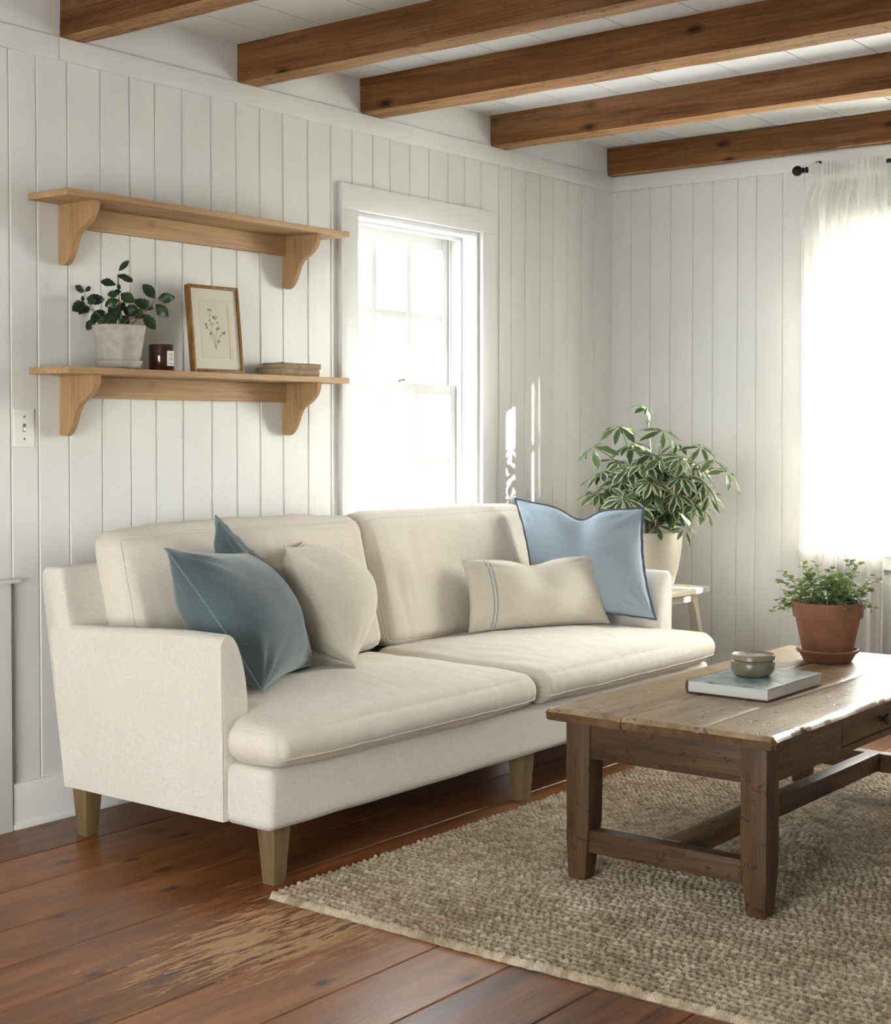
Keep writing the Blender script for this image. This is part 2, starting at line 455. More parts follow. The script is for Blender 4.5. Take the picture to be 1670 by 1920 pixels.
class MB:
    def __init__(self):
        self.v, self.f, self.attrs = [], [], {}

    def add(self, verts, faces):
        o = len(self.v)
        self.v.extend([tuple(p) for p in verts])
        self.f.extend([tuple(i + o for i in q) for q in faces])
        return self

    def box(self, x0, x1, y0, y1, z0, z1):
        v = [(x, y, z) for z in (z0, z1) for y in (y0, y1) for x in (x0, x1)]
        return self.add(v, [(0, 2, 3, 1), (4, 5, 7, 6), (0, 1, 5, 4), (2, 6, 7, 3), (0, 4, 6, 2), (1, 3, 7, 5)])

    def taper(self, c, s0, s1, z0, z1):
        (x0, y0), (x1, y1) = c
        v = [(x0 + a * s0, y0 + b * s0, z0) for a, b in ((-1, -1), (1, -1), (1, 1), (-1, 1))]
        v += [(x1 + a * s1, y1 + b * s1, z1) for a, b in ((-1, -1), (1, -1), (1, 1), (-1, 1))]
        return self.add(v, [(3, 2, 1, 0), (4, 5, 6, 7), (0, 1, 5, 4), (1, 2, 6, 5), (2, 3, 7, 6), (3, 0, 4, 7)])

    def prism(self, poly, axis, a, b):
        """poly: 2D outline; axis: 'x','y' or 'z' is the extrusion direction"""
        def mk(p, h):
            return {'x': (h, p[0], p[1]), 'y': (p[0], h, p[1]), 'z': (p[0], p[1], h)}[axis]
        n = len(poly)
        v = [mk(p, a) for p in poly] + [mk(p, b) for p in poly]
        f = [tuple(range(n - 1, -1, -1)), tuple(range(n, 2 * n))]
        f += [(i, (i + 1) % n, n + (i + 1) % n, n + i) for i in range(n)]
        return self.add(v, f)

    def rings(self, rings, closed=True, cap0=True, cap1=True):
        n = len(rings[0])
        v = [p for r in rings for p in r]
        f = []
        for k in range(len(rings) - 1):
            for i in range(n if closed else n - 1):
                j = (i + 1) % n
                f.append((k * n + i, k * n + j, (k + 1) * n + j, (k + 1) * n + i))
        if cap0:
            f.append(tuple(range(n - 1, -1, -1)))
        if cap1:
            f.append(tuple((len(rings) - 1) * n + i for i in range(n)))
        return self.add(v, f)

    def lathe(self, prof, c, n=48, wob=0.0, seed=0):
        rings = []
        for r, z in prof:
            ring = []
            for i in range(n):
                a = 2 * math.pi * i / n
                w = 1 + wob * mnoise.noise((math.cos(a) * 2.5 + seed, math.sin(a) * 2.5, z * 18))
                ring.append((c[0] + r * w * math.cos(a), c[1] + r * w * math.sin(a), c[2] + z))
            rings.append(ring)
        return self.rings(rings)

    def tube(self, path, r, n=8, closed=False, cap=True):
        P = [Vector(p) for p in path]
        m = len(P)
        rad = r if callable(r) else (lambda k: r)
        rings, prev = [], None
        for i in range(m):
            if closed:
                d = P[(i + 1) % m] - P[i - 1]
            else:
                d = P[min(i + 1, m - 1)] - P[max(i - 1, 0)]
            if d.length < 1e-9:
                d = Vector((0, 0, 1))
            d.normalize()
            if prev is None:
                a = Vector((0, 0, 1)) if abs(d.z) < 0.9 else Vector((1, 0, 0))
                u = d.cross(a).normalized()
            else:
                u = (prev - d * prev.dot(d))
                u = u.normalized() if u.length > 1e-6 else d.orthogonal().normalized()
            prev = u
            w = d.cross(u)
            q = rad(i / max(1, m - 1))
            rings.append([P[i] + u * q * math.cos(2 * math.pi * k / n) + w * q * math.sin(2 * math.pi * k / n) for k in range(n)])
        if closed:
            rings.append(rings[0])
            return self.rings(rings, cap0=False, cap1=False)
        return self.rings(rings, cap0=cap, cap1=cap)

    def build(self, name, mat, parent=None, bevel=0.0, seg=2, smooth=True, angle=35, kind=None, jitter=0.0):
        off = Vector((0, 0, 0))
        if parent is not None:
            p = parent
            while p is not None:
                off += p.location
                p = p.parent
        me = bpy.data.meshes.new(name)
        me.from_pydata([tuple(Vector(p) - off) for p in self.v], [], self.f)
        if bevel > 0:
            bm = bmesh.new()
            bm.from_mesh(me)
            bmesh.ops.recalc_face_normals(bm, faces=bm.faces)
            ed = [e for e in bm.edges if len(e.link_faces) == 2 and e.calc_face_angle(0) > 0.5]
            bmesh.ops.bevel(bm, geom=ed, offset=bevel, segments=seg, profile=0.6, affect='EDGES', clamp_overlap=True)
            bm.to_mesh(me)
            bm.free()
        else:
            bm = bmesh.new()
            bm.from_mesh(me)
            bmesh.ops.recalc_face_normals(bm, faces=bm.faces)
            bm.to_mesh(me)
            bm.free()
            for an, vals in self.attrs.items():
                if len(vals) == len(me.vertices):
                    at = me.attributes.new(an, 'FLOAT', 'POINT')
                    at.data.foreach_set('value', vals)
        finish(me, smooth, angle)
        me.materials.append(mat)
        o = bpy.data.objects.new(name, me)
        COL.objects.link(o)
        if parent is not None:
            o.parent = parent
        if kind:
            o['kind'] = kind
        return o


def empty(name, loc, label=None, cat=None, group=None, kind=None):
    o = bpy.data.objects.new(name, None)
    COL.objects.link(o)
    o.location = loc
    o.empty_display_size = 0.1
    tag(o, label, cat, group, kind)
    return o


def tag(o, label=None, cat=None, group=None, kind=None):
    if label: o['label'] = label
    if cat: o['category'] = cat
    if group: o['group'] = group
    if kind: o['kind'] = kind
    return o


def copy_tree(o, parent=None):
    c = o.copy()
    COL.objects.link(c)
    if parent is not None:
        c.parent = parent
    for ch in list(o.children):
        copy_tree(ch, c)
    return c


def smooth01(a, b, x):
    t_ = max(0.0, min(1.0, (x - a) / (b - a)))
    return t_ * t_ * (3 - 2 * t_)


def cube_grid(nx, ny, nz):
    idx, V, Fc = {}, [], []
    def vid(i, j, k):
        key = (i, j, k)
        if key not in idx:
            idx[key] = len(V)
            V.append((2 * i / nx - 1, 2 * j / ny - 1, 2 * k / nz - 1))
        return idx[key]
    for i in range(nx):
        for j in range(ny):
            for k in (0, nz):
                q = [vid(i, j, k), vid(i + 1, j, k), vid(i + 1, j + 1, k), vid(i, j + 1, k)]
                Fc.append(q if k else q[::-1])
    for i in range(nx):
        for k in range(nz):
            for j in (0, ny):
                q = [vid(i, j, k), vid(i + 1, j, k), vid(i + 1, j, k + 1), vid(i, j, k + 1)]
                Fc.append(q[::-1] if j else q)
    for j in range(ny):
        for k in range(nz):
            for i in (0, nx):
                q = [vid(i, j, k), vid(i, j + 1, k), vid(i, j + 1, k + 1), vid(i, j, k + 1)]
                Fc.append(q if i else q[::-1])
    return V, Fc


class SoftBox:
    """rounded, crowned upholstery block; m(a,b,c) maps cube coordinates to world"""
    def __init__(self, x0, x1, y0, y1, z0, z1, r=0.04, crown=(0, 0, 0), warp=None, wr=0.0, ws=6.0, seed=0, rs=None):
        self.c = Vector(((x0 + x1) / 2, (y0 + y1) / 2, (z0 + z1) / 2))
        self.h = Vector(((x1 - x0) / 2, (y1 - y0) / 2, (z1 - z0) / 2))
        self.r, self.crown, self.warp, self.wr, self.ws, self.seed = min(r, *self.h), crown, warp, wr, ws, seed
        self.pull = 0.0

    def m(self, a, b, c, grow=0.0):
        # concentrate samples near the rounded rims
        p = Vector((a * self.h.x, b * self.h.y, c * self.h.z))
        q = Vector((max(-self.h[i] + self.r, min(self.h[i] - self.r, p[i])) for i in range(3)))
        d = p - q
        n = d.normalized() if d.length > 1e-9 else Vector((0, 0, 0))
        p = q + n * (self.r + grow) if d.length > 1e-9 else p
        fa, fb, fc = 1 - a * a, 1 - b * b, 1 - c * c
        p.x += self.crown[0] * a * abs(a) * (fb * fc) ** 0.6
        p.y += self.crown[1] * b * abs(b) * (fa * fc) ** 0.6
        p.z += self.crown[2] * c * abs(c) * (fa * fb) ** 0.8
        if self.wr and n.length:
            s = self.ws
            w = mnoise.noise((p.x * s + self.seed, p.y * s, p.z * s)) + 0.5 * mnoise.noise((p.x * s * 2.3, p.y * s * 2.3 + self.seed, p.z * s * 2.3))
            p += n * w * self.wr
            if self.pull:
                p += n * (self.pull * (mnoise.noise((p.x * 26 + self.seed, p.y * 7, p.z * 5)) + 0.6 * mnoise.noise((p.x * 47, p.y * 12, p.z * 7 + self.seed))))
        p = p + self.c
        if self.warp:
            p = self.warp(p, a, b, c)
        return p

    def mesh(self, nx=36, ny=36, nz=16):
        def rp(t_, h):
            # more samples in the rim zone
            k = min(0.45, self.r / h * 0.9)
            s = abs(t_)
            s = s / 0.6 * (1 - k) if s < 0.6 else (1 - k) + (s - 0.6) / 0.4 * k
            return math.copysign(s, t_)
        V, Fc = cube_grid(nx, ny, nz)
        mb = MB()
        mb.add([self.m(rp(a, self.h.x), rp(b, self.h.y), rp(c, self.h.z)) for a, b, c in V], Fc)
        return mb

    def loop(self, plane, val, n=40, grow=0.001):
        """closed seam path around the face plane ('y' or 'x' or 'z') at coordinate val"""
        pts = []
        sq = []
        for i in range(n): sq.append((-1 + 2 * i / n, -1))
        for i in range(n): sq.append((1, -1 + 2 * i / n))
        for i in range(n): sq.append((1 - 2 * i / n, 1))
        for i in range(n): sq.append((-1, 1 - 2 * i / n))
        for s, u in sq:
            if plane == 'y': pts.append(self.m(s, val, u, grow))
            elif plane == 'z': pts.append(self.m(s, u, val, grow))
            else: pts.append(self.m(val, s, u, grow))
        return pts


# ================================================================== SETTING
CEIL, BEAMB = 2.538, 2.405
XL, YF = -7.3, -5.3          # far ends of the room behind and beside the camera
W1 = dict(u0=-1.86, u1=-1.066, z0=0.70, z1=2.035)          # window in the sofa wall
W2 = dict(u0=-2.14, u1=-1.09, z0=0.70, z1=2.055)           # window in the right-hand wall
WT = 0.19                                                   # wall thickness


def grooved_wall(name, to_world, a0, a1, z0, z1, grooves, holes, mat, thick=WT):
    """upright boards with V joints: sheet in (a, z), pushed out of the room at each joint; solid with real thickness"""
    g = 0.0027
    us = {a0: 0.0, a1: 0.0}
    for x in grooves:
        if a0 + 0.01 < x < a1 - 0.01:
            us[x - g * 1.6] = 0.0; us[x - g * 0.6] = 0.0045; us[x + g * 0.6] = 0.0045; us[x + g * 1.6] = 0.0
    for h in holes:
        for k in ('u0', 'u1'):
            us.setdefault(h[k], 0.0)
    zs = sorted({z0, z1, *[h[k] for h in holes for k in ('z0', 'z1')]})
    U = sorted(us)
    inhole = lambda u, z: any(h['u0'] < u < h['u1'] and h['z0'] < z < h['z1'] for h in holes)
    mb = MB()
    nu, nz = len(U), len(zs)
    V = [to_world(u, us[u], z) for z in zs for u in U] + [to_world(u, thick, z) for z in zs for u in U]
    o2 = nu * nz
    Fc = []
    for j in range(nz - 1):
        for i in range(nu - 1):
            if inhole((U[i] + U[i + 1]) / 2, (zs[j] + zs[j + 1]) / 2):
                continue
            q = (j * nu + i, j * nu + i + 1, (j + 1) * nu + i + 1, (j + 1) * nu + i)
            Fc.append(q)
            Fc.append(tuple(o2 + k for k in q[::-1]))
    # rims: every edge used once
    cnt = {}
    for q in Fc:
        for k in range(4):
            e = (q[k], q[(k + 1) % 4])
            cnt[tuple(sorted(e))] = cnt.get(tuple(sorted(e)), 0) + 1
    for (p, q), n_ in list(cnt.items()):
        if n_ == 1 and p < o2 and q < o2:
            Fc.append((p, q, q + o2, p + o2))
    mb.add(V, Fc)
    return mb.build(name, mat, smooth=False, kind='structure')


to_back = lambda u, d, z: (u, d, z)                 # d grows away from the room
to_right = lambda u, d, z: (d, u, z)
to_left = lambda u, d, z: (XL - d, u, z)
to_front = lambda u, d, z: (u, YF - d, z)

gb = [-3.412, -3.313, -3.197, -3.068, -2.95, -2.844, -2.726, -2.595, -2.477, -2.363, -2.247, -2.116, -1.992, -1.872, -1.751, -1.649, -1.527,
      -1.405, -1.279, -1.166, -1.051, -0.924, -0.83, -0.725, -0.61, -0.505, -0.39, -0.27, -0.155]
gb += [-3.53 - 0.118 * i for i in range(32)]
gr = [-0.105, -0.209, -0.317, -0.434, -0.538, -0.661, -0.753, -0.879, -0.98] + [-1.1 - 0.118 * i for i in range(36)]
W3 = dict(u0=-3.5, u1=-1.4, z0=0.12, z1=1.85)      # window in the wall behind the camera's left
grooved_wall('wall_back', to_back, XL, 0.0, 0.0, CEIL + 0.06, gb, [W1], M['wall'])
grooved_wall('wall_right', to_right, YF, 0.0, 0.0, CEIL + 0.06, gr, [W2], M['wall'])
grooved_wall('wall_left', to_left, YF, 0.0, 0.0, CEIL + 0.06, [-0.12 * i for i in range(1, 44)], [W3], M['wall'])
grooved_wall('wall_front', to_front, XL, 0.0, 0.0, CEIL + 0.06, [-0.12 * i for i in range(1, 60)], [], M['wall'])

# ceiling boards (run along the sofa wall)
mb = MB()
ys = [0.0, -0.19, -0.407, -0.658, -0.876, -1.183, -1.461, -1.711, -1.95]
while ys[-1] > YF:
    ys.append(ys[-1] - 0.25)
for a, b in zip(ys[:-1], ys[1:]):
    b = max(b, YF)
    mb.box(XL, 0, b + 0.0022, a - 0.0022, CEIL, CEIL + 0.03)
mb.box(XL, 0, YF, 0, CEIL + 0.026, CEIL + 0.0595)
mb.build('ceiling', M['ceil'], smooth=False, kind='structure')

# floor boards
seams = [0.0, -0.27, -0.505, -0.757, -0.968, -1.178, -1.406, -1.646, -1.853, -2.08, -2.31, -2.53, -2.77, -2.99, -3.2]
while seams[-1] > YF:
    seams.append(seams[-1] - 0.22)
mb = MB(); tone = []
for bi, (a, b) in enumerate(zip(seams[:-1], seams[1:])):
    b = max(b, YF)
    cuts = [XL] + [c for c in ([-4.9, -1.2] if bi % 3 == 0 else [-5.6, -0.4] if bi % 3 == 1 else [-2.75 if bi > 9 else -6.2])] + [0.0]
    for x0, x1 in zip(cuts[:-1], cuts[1:]):
        g, ch = 0.0013, 0.0025
        tn = rnd.random()
        prof = [(b + g, -0.02), (b + g, -ch), (b + g + ch, 0), (a - g - ch, 0), (a - g, -ch), (a - g, -0.02)]
        mb.prism(prof, 'x', x0 + 0.0006, x1 - 0.0006)
        tone += [tn] * 12
n0 = len(mb.v)
mb.box(XL, 0, YF, 0, -0.06, -0.012)
tone += [0.0] * 8
mb.attrs['tone'] = tone
mb.build('floor', M['floor'], smooth=False, kind='structure')

# frieze boards, skirting and the low panel at the left edge of the picture
MB().box(-3.238, -0.02, -0.019, 0.0, 2.336, BEAMB).build('trim_1', M['trim'], bevel=0.003, kind='structure')
MB().box(XL, -3.2395, -0.0185, 0.0, 2.336, BEAMB).build('trim_2', M['trim'], bevel=0.003, kind='structure')
MB().box(XL, -0.02, -0.006, 0.0, BEAMB + 0.0005, CEIL).build('trim_5', M['wall'], smooth=False, kind='structure')
MB().box(-0.019, 0.0, YF, -0.0, 2.336, BEAMB).build('trim_3', M['trim'], bevel=0.003, kind='structure')
mb = MB().box(-3.428, 0.0, -0.017, 0.0, 0.0, 0.138).box(-3.428, 0.0, -0.026, 0.0, 0.0, 0.016)
mb.build('baseboard_back', M['trim'], bevel=0.003, kind='structure')
mb = MB().box(-0.017, 0.0, YF, -0.017, 0.0, 0.138).box(-0.026, 0.0, YF, -0.026, 0.0, 0.016)
mb.build('baseboard_right', M['trim'], bevel=0.003, kind='structure')
mb = MB().box(-4.3, -3.436, -0.026, 0.0, 0.0, 0.745).box(-4.3, -3.405, -0.034, 0.0, 0.745, 0.757)
mb.build('trim_4', M['trim'], bevel=0.002, kind='structure')


# ------------------------------------------------------------------ windows
def window(name, W, T, casing=0.095, rec=0.10, stool=True, detail=True):
    root = empty(name, T((W['u0'] + W['u1']) / 2, 0, W['z0']), kind='structure')
    u0, u1, z0, z1 = W['u0'], W['u1'], W['z0'], W['z1']

    def bx(mb, a0, a1, d0, d1, c0, c1):
        p, q = T(a0, d0, c0), T(a1, d1, c1)
        mb.box(min(p[0], q[0]), max(p[0], q[0]), min(p[1], q[1]), max(p[1], q[1]), min(p[2], q[2]), max(p[2], q[2]))
    e = 0.0
    mb = MB()   # casing: flat boards on the wall with a small inner bead
    bx(mb, u0 - casing, u0 + e, -0.021, 0.0, z0 - 0.02, z1)
    bx(mb, u1 - e, u1 + casing, -0.021, 0.0, z0 - 0.02, z1)
    bx(mb, u0 - casing, u1 + casing, -0.023, 0.0, z1, z1 + casing)
    mb.build('casing', M['trim'], root, bevel=0.003)
    mb = MB()   # jamb lining and stops
    jt = 0.018
    bx(mb, u0, u0 + jt, 0.0, WT, z0, z1); bx(mb, u1 - jt, u1, 0.0, WT, z0, z1)
    bx(mb, u0 + jt, u1 - jt, 0.0, WT, z1 - jt, z1); bx(mb, u0 + jt, u1 - jt, 0.0, WT, z0, z0 + jt)
    for a, b in ((u0 + jt, u0 + jt + 0.013), (u1 - jt - 0.013, u1 - jt)):
        bx(mb, a, b, rec - 0.024, rec - 0.002, z0 + jt, z1 - jt)
        bx(mb, a, b, rec + 0.034, rec + 0.040, z0 + jt, z1 - jt)
    bx(mb, u0 + jt + .013, u1 - jt - .013, rec - 0.024, rec - 0.002, z1 - jt - 0.013, z1 - jt)
    mb.build('jamb', M['trim'], root, bevel=0.002)
    mb = MB()
    bx(mb, u0 - casing - 0.02, u1 + casing + 0.02, -0.05, 0.0, z0 - 0.03, z0)
    bx(mb, u0 - casing - 0.01, u1 + casing + 0.01, -0.02, 0.0, z0 - 0.09, z0 - 0.03)
    mb.build('window_sill', M['trim'], root, bevel=0.003)

    zm = (z0 + z1) / 2 + 0.005
    def sash(nm, d0, a0, a1, c0, c1, top, bot, stile=0.048):
        th = 0.034
        mb = MB()
        bx(mb, a0, a0 + stile, d0, d0 + th, c0, c1); bx(mb, a1 - stile, a1, d0, d0 + th, c0, c1)
        bx(mb, a0 + stile, a1 - stile, d0, d0 + th, c1 - top, c1); bx(mb, a0 + stile, a1 - stile, d0, d0 + th, c0, c0 + bot)
        s = mb.build(nm, M['trim'], root, bevel=0.002)
        mm = MB()
        w = (a1 - a0 - 2 * stile)
        mt = 0.031
        for k in (1, 2):
            c = a0 + stile + w * k / 3
            bx(mm, c - mt / 2, c + mt / 2, d0 + 0.004, d0 + th - 0.006, c0 + bot, c1 - top)
        cz = (c0 + bot + c1 - top) / 2
        bx(mm, a0 + stile, a1 - stile, d0 + 0.0055, d0 + th - 0.0075, cz - mt / 2, cz + mt / 2)
        mm.build('glazing_bar', M['trim'], s, bevel=0.0015)
        g = MB()
        bx(g, a0 + stile - .005, a1 - stile + .005, d0 + th / 2 - .0015, d0 + th / 2 + .0015, c0 + bot - .005, c1 - top + .005)
        g.build('glass_pane', M['glass'], s, smooth=False)
        return s
    sash('upper_sash', rec + 0.042, u0 + jt + .001, u1 - jt - .001, zm - 0.022, z1 - jt, 0.055, 0.040)
    sash('lower_sash', rec, u0 + jt + .001, u1 - jt - .001, z0 + jt, zm + 0.022, 0.042, 0.07)
    mb = MB()   # storm frame outside
    bx(mb, u0, u0 + 0.062, WT, WT + 0.022, z0, z1); bx(mb, u1 - 0.062, u1, WT, WT + 0.022, z0, z1)
    bx(mb, u0 + 0.062, u1 - 0.062, WT, WT + 0.022, z1 - 0.05, z1); bx(mb, u0 + 0.062, u1 - 0.062, WT, WT + 0.022, zm - 0.02, zm + 0.02)
    mb.build('storm_frame', M['storm'], root, bevel=0.002)
    # cam lock on the meeting rail
    uc = (u0 + u1) / 2
    p = T(uc, rec + 0.012, zm + 0.022)
    mb = MB()
    bx(mb, uc - 0.028, uc + 0.028, rec + 0.003, rec + 0.026, zm + 0.022, zm + 0.027)
    mb.lathe([(0.0, 0.0), (0.012, 0.0), (0.012, 0.006), (0.006, 0.012), (0.0, 0.012)], (p[0], p[1], zm + 0.026), 16)
    q = T(uc + 0.03, rec + 0.006, zm + 0.036)
    mb.tube([(p[0], p[1], zm + 0.034), q], 0.0045, 8)
    mb.build('sash_lock', M['steel'], root)
    return root


window('window_1', W1, to_back)
window('window_2', W2, to_right)
window('window_3', W3, to_left)


# ================================================================== BEAMS
def beam(x0, x1, z0, z1, label, seed):
    y0, y1, n = -0.0065, YF + 0.02, 60
    rings = []
    for k in range(n + 1):
        y = y0 + (y1 - y0) * k / n
        ring = []
        base = []
        m_ = 5
        for i in range(m_): base.append((x0 + (x1 - x0) * i / m_, z0))
        for i in range(m_): base.append((x1, z0 + (z1 - z0) * i / m_))
        for i in range(m_): base.append((x1 - (x1 - x0) * i / m_, z1))
        for i in range(m_): base.append((x0, z1 - (z1 - z0) * i / m_))
        for (x, z) in base:
            w = mnoise.noise((x * 9 + seed, y * 5.0, z * 9)) * 0.004 + mnoise.noise((x * 2 + seed, y * 1.3, z * 2)) * 0.004
            corner = (abs(x - x0) < 1e-6 or abs(x - x1) < 1e-6) and abs(z - z0) < 1e-6
            dx = w if abs(x - x0) < 1e-6 or abs(x - x1) < 1e-6 else 0
            dz = w if abs(z - z0) < 1e-6 else 0
            xx, zz = x + dx, z + dz
            if corner:
                xx += (0.003 + w) * (1 if abs(x - x0) < 1e-6 else -1); zz += 0.003
            if abs(z - z1) < 1e-6:
                zz = z1
            ring.append((min(xx, -0.001), y, zz))
        rings.append(ring)
    o = MB().rings(rings).build('ceiling_beam', M['beam'], angle=40)
    o.data.materials.append(M['beambounce'])      # rough sawn underside; bounce light from below is painted in as a paler tone
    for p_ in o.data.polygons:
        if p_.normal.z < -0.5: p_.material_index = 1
    tag(o, label, 'ceiling beam', 'exposed timbers under the white ceiling')
    return o


beam(-3.229, -3.130, BEAMB + .002, CEIL, 'short stretch of brown timber beam in the top left corner, nearest the light switch', 1)
beam(-2.478, -2.377, BEAMB + .002, CEIL, 'brown timber beam above the framed drawing and upper shelf, second from the left', 2)
beam(-1.835, -1.703, BEAMB + .002, CEIL, 'widest brown timber beam meeting the wall above the left side of the window, third from the left', 3)
beam(-0.994, -0.881, BEAMB + .002, CEIL, 'brown timber beam meeting the wall just right of the window frame, second from the corner', 4)
beam(-0.058, -0.001, BEAMB + .004, CEIL - 0.004, 'brown timber beam lying against the far wall above the curtain rod', 5)


# ================================================================== SHELVES
def make_shelf():
    root = empty('wall_shelf', (-2.725, 0, 1.371))
    x0, x1, zt = -3.348, -2.104, 1.391
    MB().box(x0, x1, -0.192, -0.001, zt - 0.020, zt).build('shelf_board', M['oak'], root, bevel=0.002)
    MB().box(-3.213, -2.256, -0.021, -0.001, zt - 0.088, zt - 0.0205).build('back_rail', M['oak'], root, bevel=0.0015)
    prof = [(-0.001, 0), (-0.172, 0), (-0.174, -0.006), (-0.172, -0.022)]
    pts = [(-0.172, -0.022), (-0.160, -0.045), (-0.138, -0.066), (-0.112, -0.080), (-0.093, -0.094), (-0.080, -0.114), (-0.070, -0.138), (-0.057, -0.162), (-0.040, -0.180), (-0.022, -0.186), (-0.001, -0.183)]
    # smooth the ogee
    fine = []
    for i in range(len(pts) - 1):
        p0 = pts[max(i - 1, 0)]; p1 = pts[i]; p2 = pts[i + 1]; p3 = pts[min(i + 2, len(pts) - 1)]
        for k in range(4):
            s = k / 4
            fine.append(tuple(0.5 * ((2 * p1[j]) + (-p0[j] + p2[j]) * s + (2 * p0[j] - 5 * p1[j] + 4 * p2[j] - p3[j]) * s * s + (-p0[j] + 3 * p1[j] - 3 * p2[j] + p3[j]) * s ** 3) for j in (0, 1)))
    fine.append(pts[-1])
    outline = prof[:-1] + fine
    b = MB().prism([(y, zt - 0.0203 + z) for y, z in outline], 'x', -3.236, -3.214).build('bracket', M['oakz'], root, bevel=0.0012, angle=30)
    b2 = b.copy(); COL.objects.link(b2)
    b2.location.x = 0.981
    return root


lower = make_shelf()
tag(lower, 'lower oak wall shelf holding the potted plant, candle, framed drawing and old books', 'shelf', 'oak shelves on curved brackets')
upper = copy_tree(lower)
upper.location.z += 0.525
tag(upper, 'upper oak wall shelf with nothing on it, above the framed drawing', 'shelf', 'oak shelves on curved brackets')
SH = 1.391


# ================================================================== PLANT HELPERS
class Leaves(MB):
    def __init__(self):
        super().__init__()
        self.attrs = {'tone': [], 'edge': []}

    def leaf(self, base, d, up, L, W, droop=0.2, fold=0.15, serr=0.0, tone=0.5, n=8, shape=0.45, edge_add=0.0, seed=0):
        d = Vector(d).normalized()
        up = Vector(up)
        s = d.cross(up)
        if s.length < 1e-4: s = d.orthogonal()
        s.normalize()
        nrm = s.cross(d).normalized()
        V = []
        for i in range(n + 1):
            t_ = i / n
            w = W * 0.5 * (math.sin(math.pi * min(1, t_ ** (math.log(0.5) / math.log(shape)))) ** 0.8 if 0 < t_ < 1 else 0.02)
            if serr and 0 < t_ < 1:
                w *= 1 + serr * (1 if i % 2 else -1)
            c = Vector(base) + d * (L * (t_ - 0.08 * droop * t_ * t_)) - nrm * (L * droop * t_ * t_)
            for j in (-1, -0.55, 0, 0.55, 1):
                wav = 0.06 * W * math.sin(t_ * 9 + j * 2 + seed)
                V.append(c + s * (w * j) + nrm * (fold * w * abs(j) + wav * abs(j)))
                self.attrs['tone'].append(tone)
                self.attrs['edge'].append(min(1.0, abs(j) * 0.9 + edge_add))
        Fc = [(i * 5 + j, i * 5 + j + 1, (i + 1) * 5 + j + 1, (i + 1) * 5 + j) for i in range(n) for j in range(4)]
        self.add(V, Fc)


def bez(a, b, c, n=10):
    a, b, c = Vector(a), Vector(b), Vector(c)
    return [a * (1 - t_) ** 2 + b * 2 * t_ * (1 - t_) + c * t_ * t_ for t_ in [i / n for i in range(n + 1)]]


# ================================================================== THINGS ON THE SHELF
# --- dark-leaved plant
pc = Vector((-3.083, -0.10, SH))
root = empty('potted_plant', pc, 'small dark-leaved plant in a whitewashed clay pot on the lower shelf', 'potted plant')
MB().lathe([(0.0, 0.0), (0.058, 0.0), (0.068, 0.010), (0.074, 0.026), (0.070, 0.028), (0.064, 0.020), (0.060, 0.013), (0.0, 0.013)], pc, 48, 0.02, 3).build('saucer', M['whiteclay'], root, angle=50)
MB().lathe([(0.0, 0.013), (0.055, 0.013), (0.060, 0.018), (0.068, 0.050), (0.076, 0.090), (0.0815, 0.128), (0.083, 0.136), (0.079, 0.138), (0.075, 0.130), (0.072, 0.118), (0.0, 0.118)], pc, 56, 0.035, 5).build('pot', M['whiteclay'], root, angle=50)
MB().lathe([(0.0, 0.117), (0.073, 0.117), (0.071, 0.124), (0.0, 0.127)], pc, 32, 0.02).build('soil', M['soil'], root)
lv, stm = Leaves(), MB()
zs_ = 0.1916
pxl = [((590, 460), (450, 410), .6), ((600, 455), (672, 405), .5), ((575, 560), (420, 640), .65), ((640, 600), (498, 670), .5), ((600, 490), (602, 548), .4), ((640, 520), (800, 532), .7), ((645, 560), (725, 540), .5),
       ((925, 385), (783, 352), .5), ((940, 290), (1078, 350), .5), ((955, 380), (950, 430), .4), ((955, 470), (850, 482), .6), ((975, 470), (1092, 550), .65), ((1310, 515), (1198, 392), .55), ((1335, 525), (1485, 508), .5),
       ((1312, 580), (1430, 692), .6), ((1095, 540), (1282, 612), .75), ((965, 540), (828, 592), .8), ((820, 650), (628, 700), .8), ((710, 720), (645, 822), .6), ((800, 690), (775, 800), .7), ((940, 590), (900, 740), .9),
       ((1000, 600), (1080, 690), .8), ((1190, 675), (1305, 810), .65), ((1080, 640), (1195, 700), .7), ((1100, 780), (1185, 840), .35), ((1010, 560), (950, 640), .8), ((900, 640), (820, 760), .8), ((980, 690), (1050, 760), .7),
       ((860, 600), (930, 690), .8), ((760, 650), (690, 760), .7), ((1050, 580), (1130, 680), .7), ((925, 700), (850, 780), .7), ((1030, 700), (990, 790), .6), ((980, 450), (900, 460), .45), ((955, 250), (1045, 155), .12)]
dep = depth_of(pc)
for k, (a, b, wd) in enumerate(pxl):
    dd = dep + rnd.uniform(-0.055, 0.045)
    if k in (1, 8, 9, 12, 13): dd = dep + rnd.uniform(-0.02, 0.02)
    p = at_depth(40 + a[0] * zs_, 460 + a[1] * zs_, dd)
    q = at_depth(40 + b[0] * zs_, 460 + b[1] * zs_, dd + rnd.uniform(-0.02, 0.01))
    for vv in (p, q):
        vv.y = min(vv.y, -0.012)
    L = (q - p).length
    upv = (CAM - p).normalized() + Vector((rnd.uniform(-.5, .5), rnd.uniform(-.5, .5), rnd.uniform(-.2, .8)))
    L *= 1.1
    W = max(0.007, min(0.036, L * 0.72 * (0.5 + wd * 0.65)))
    lv.leaf(p, q - p, upv, L, W, 0.04, 0.2, 0.09, rnd.random() ** 2 * 0.8 + (0.25 if wd in (.65,) else 0), 11, 0.5, seed=k)
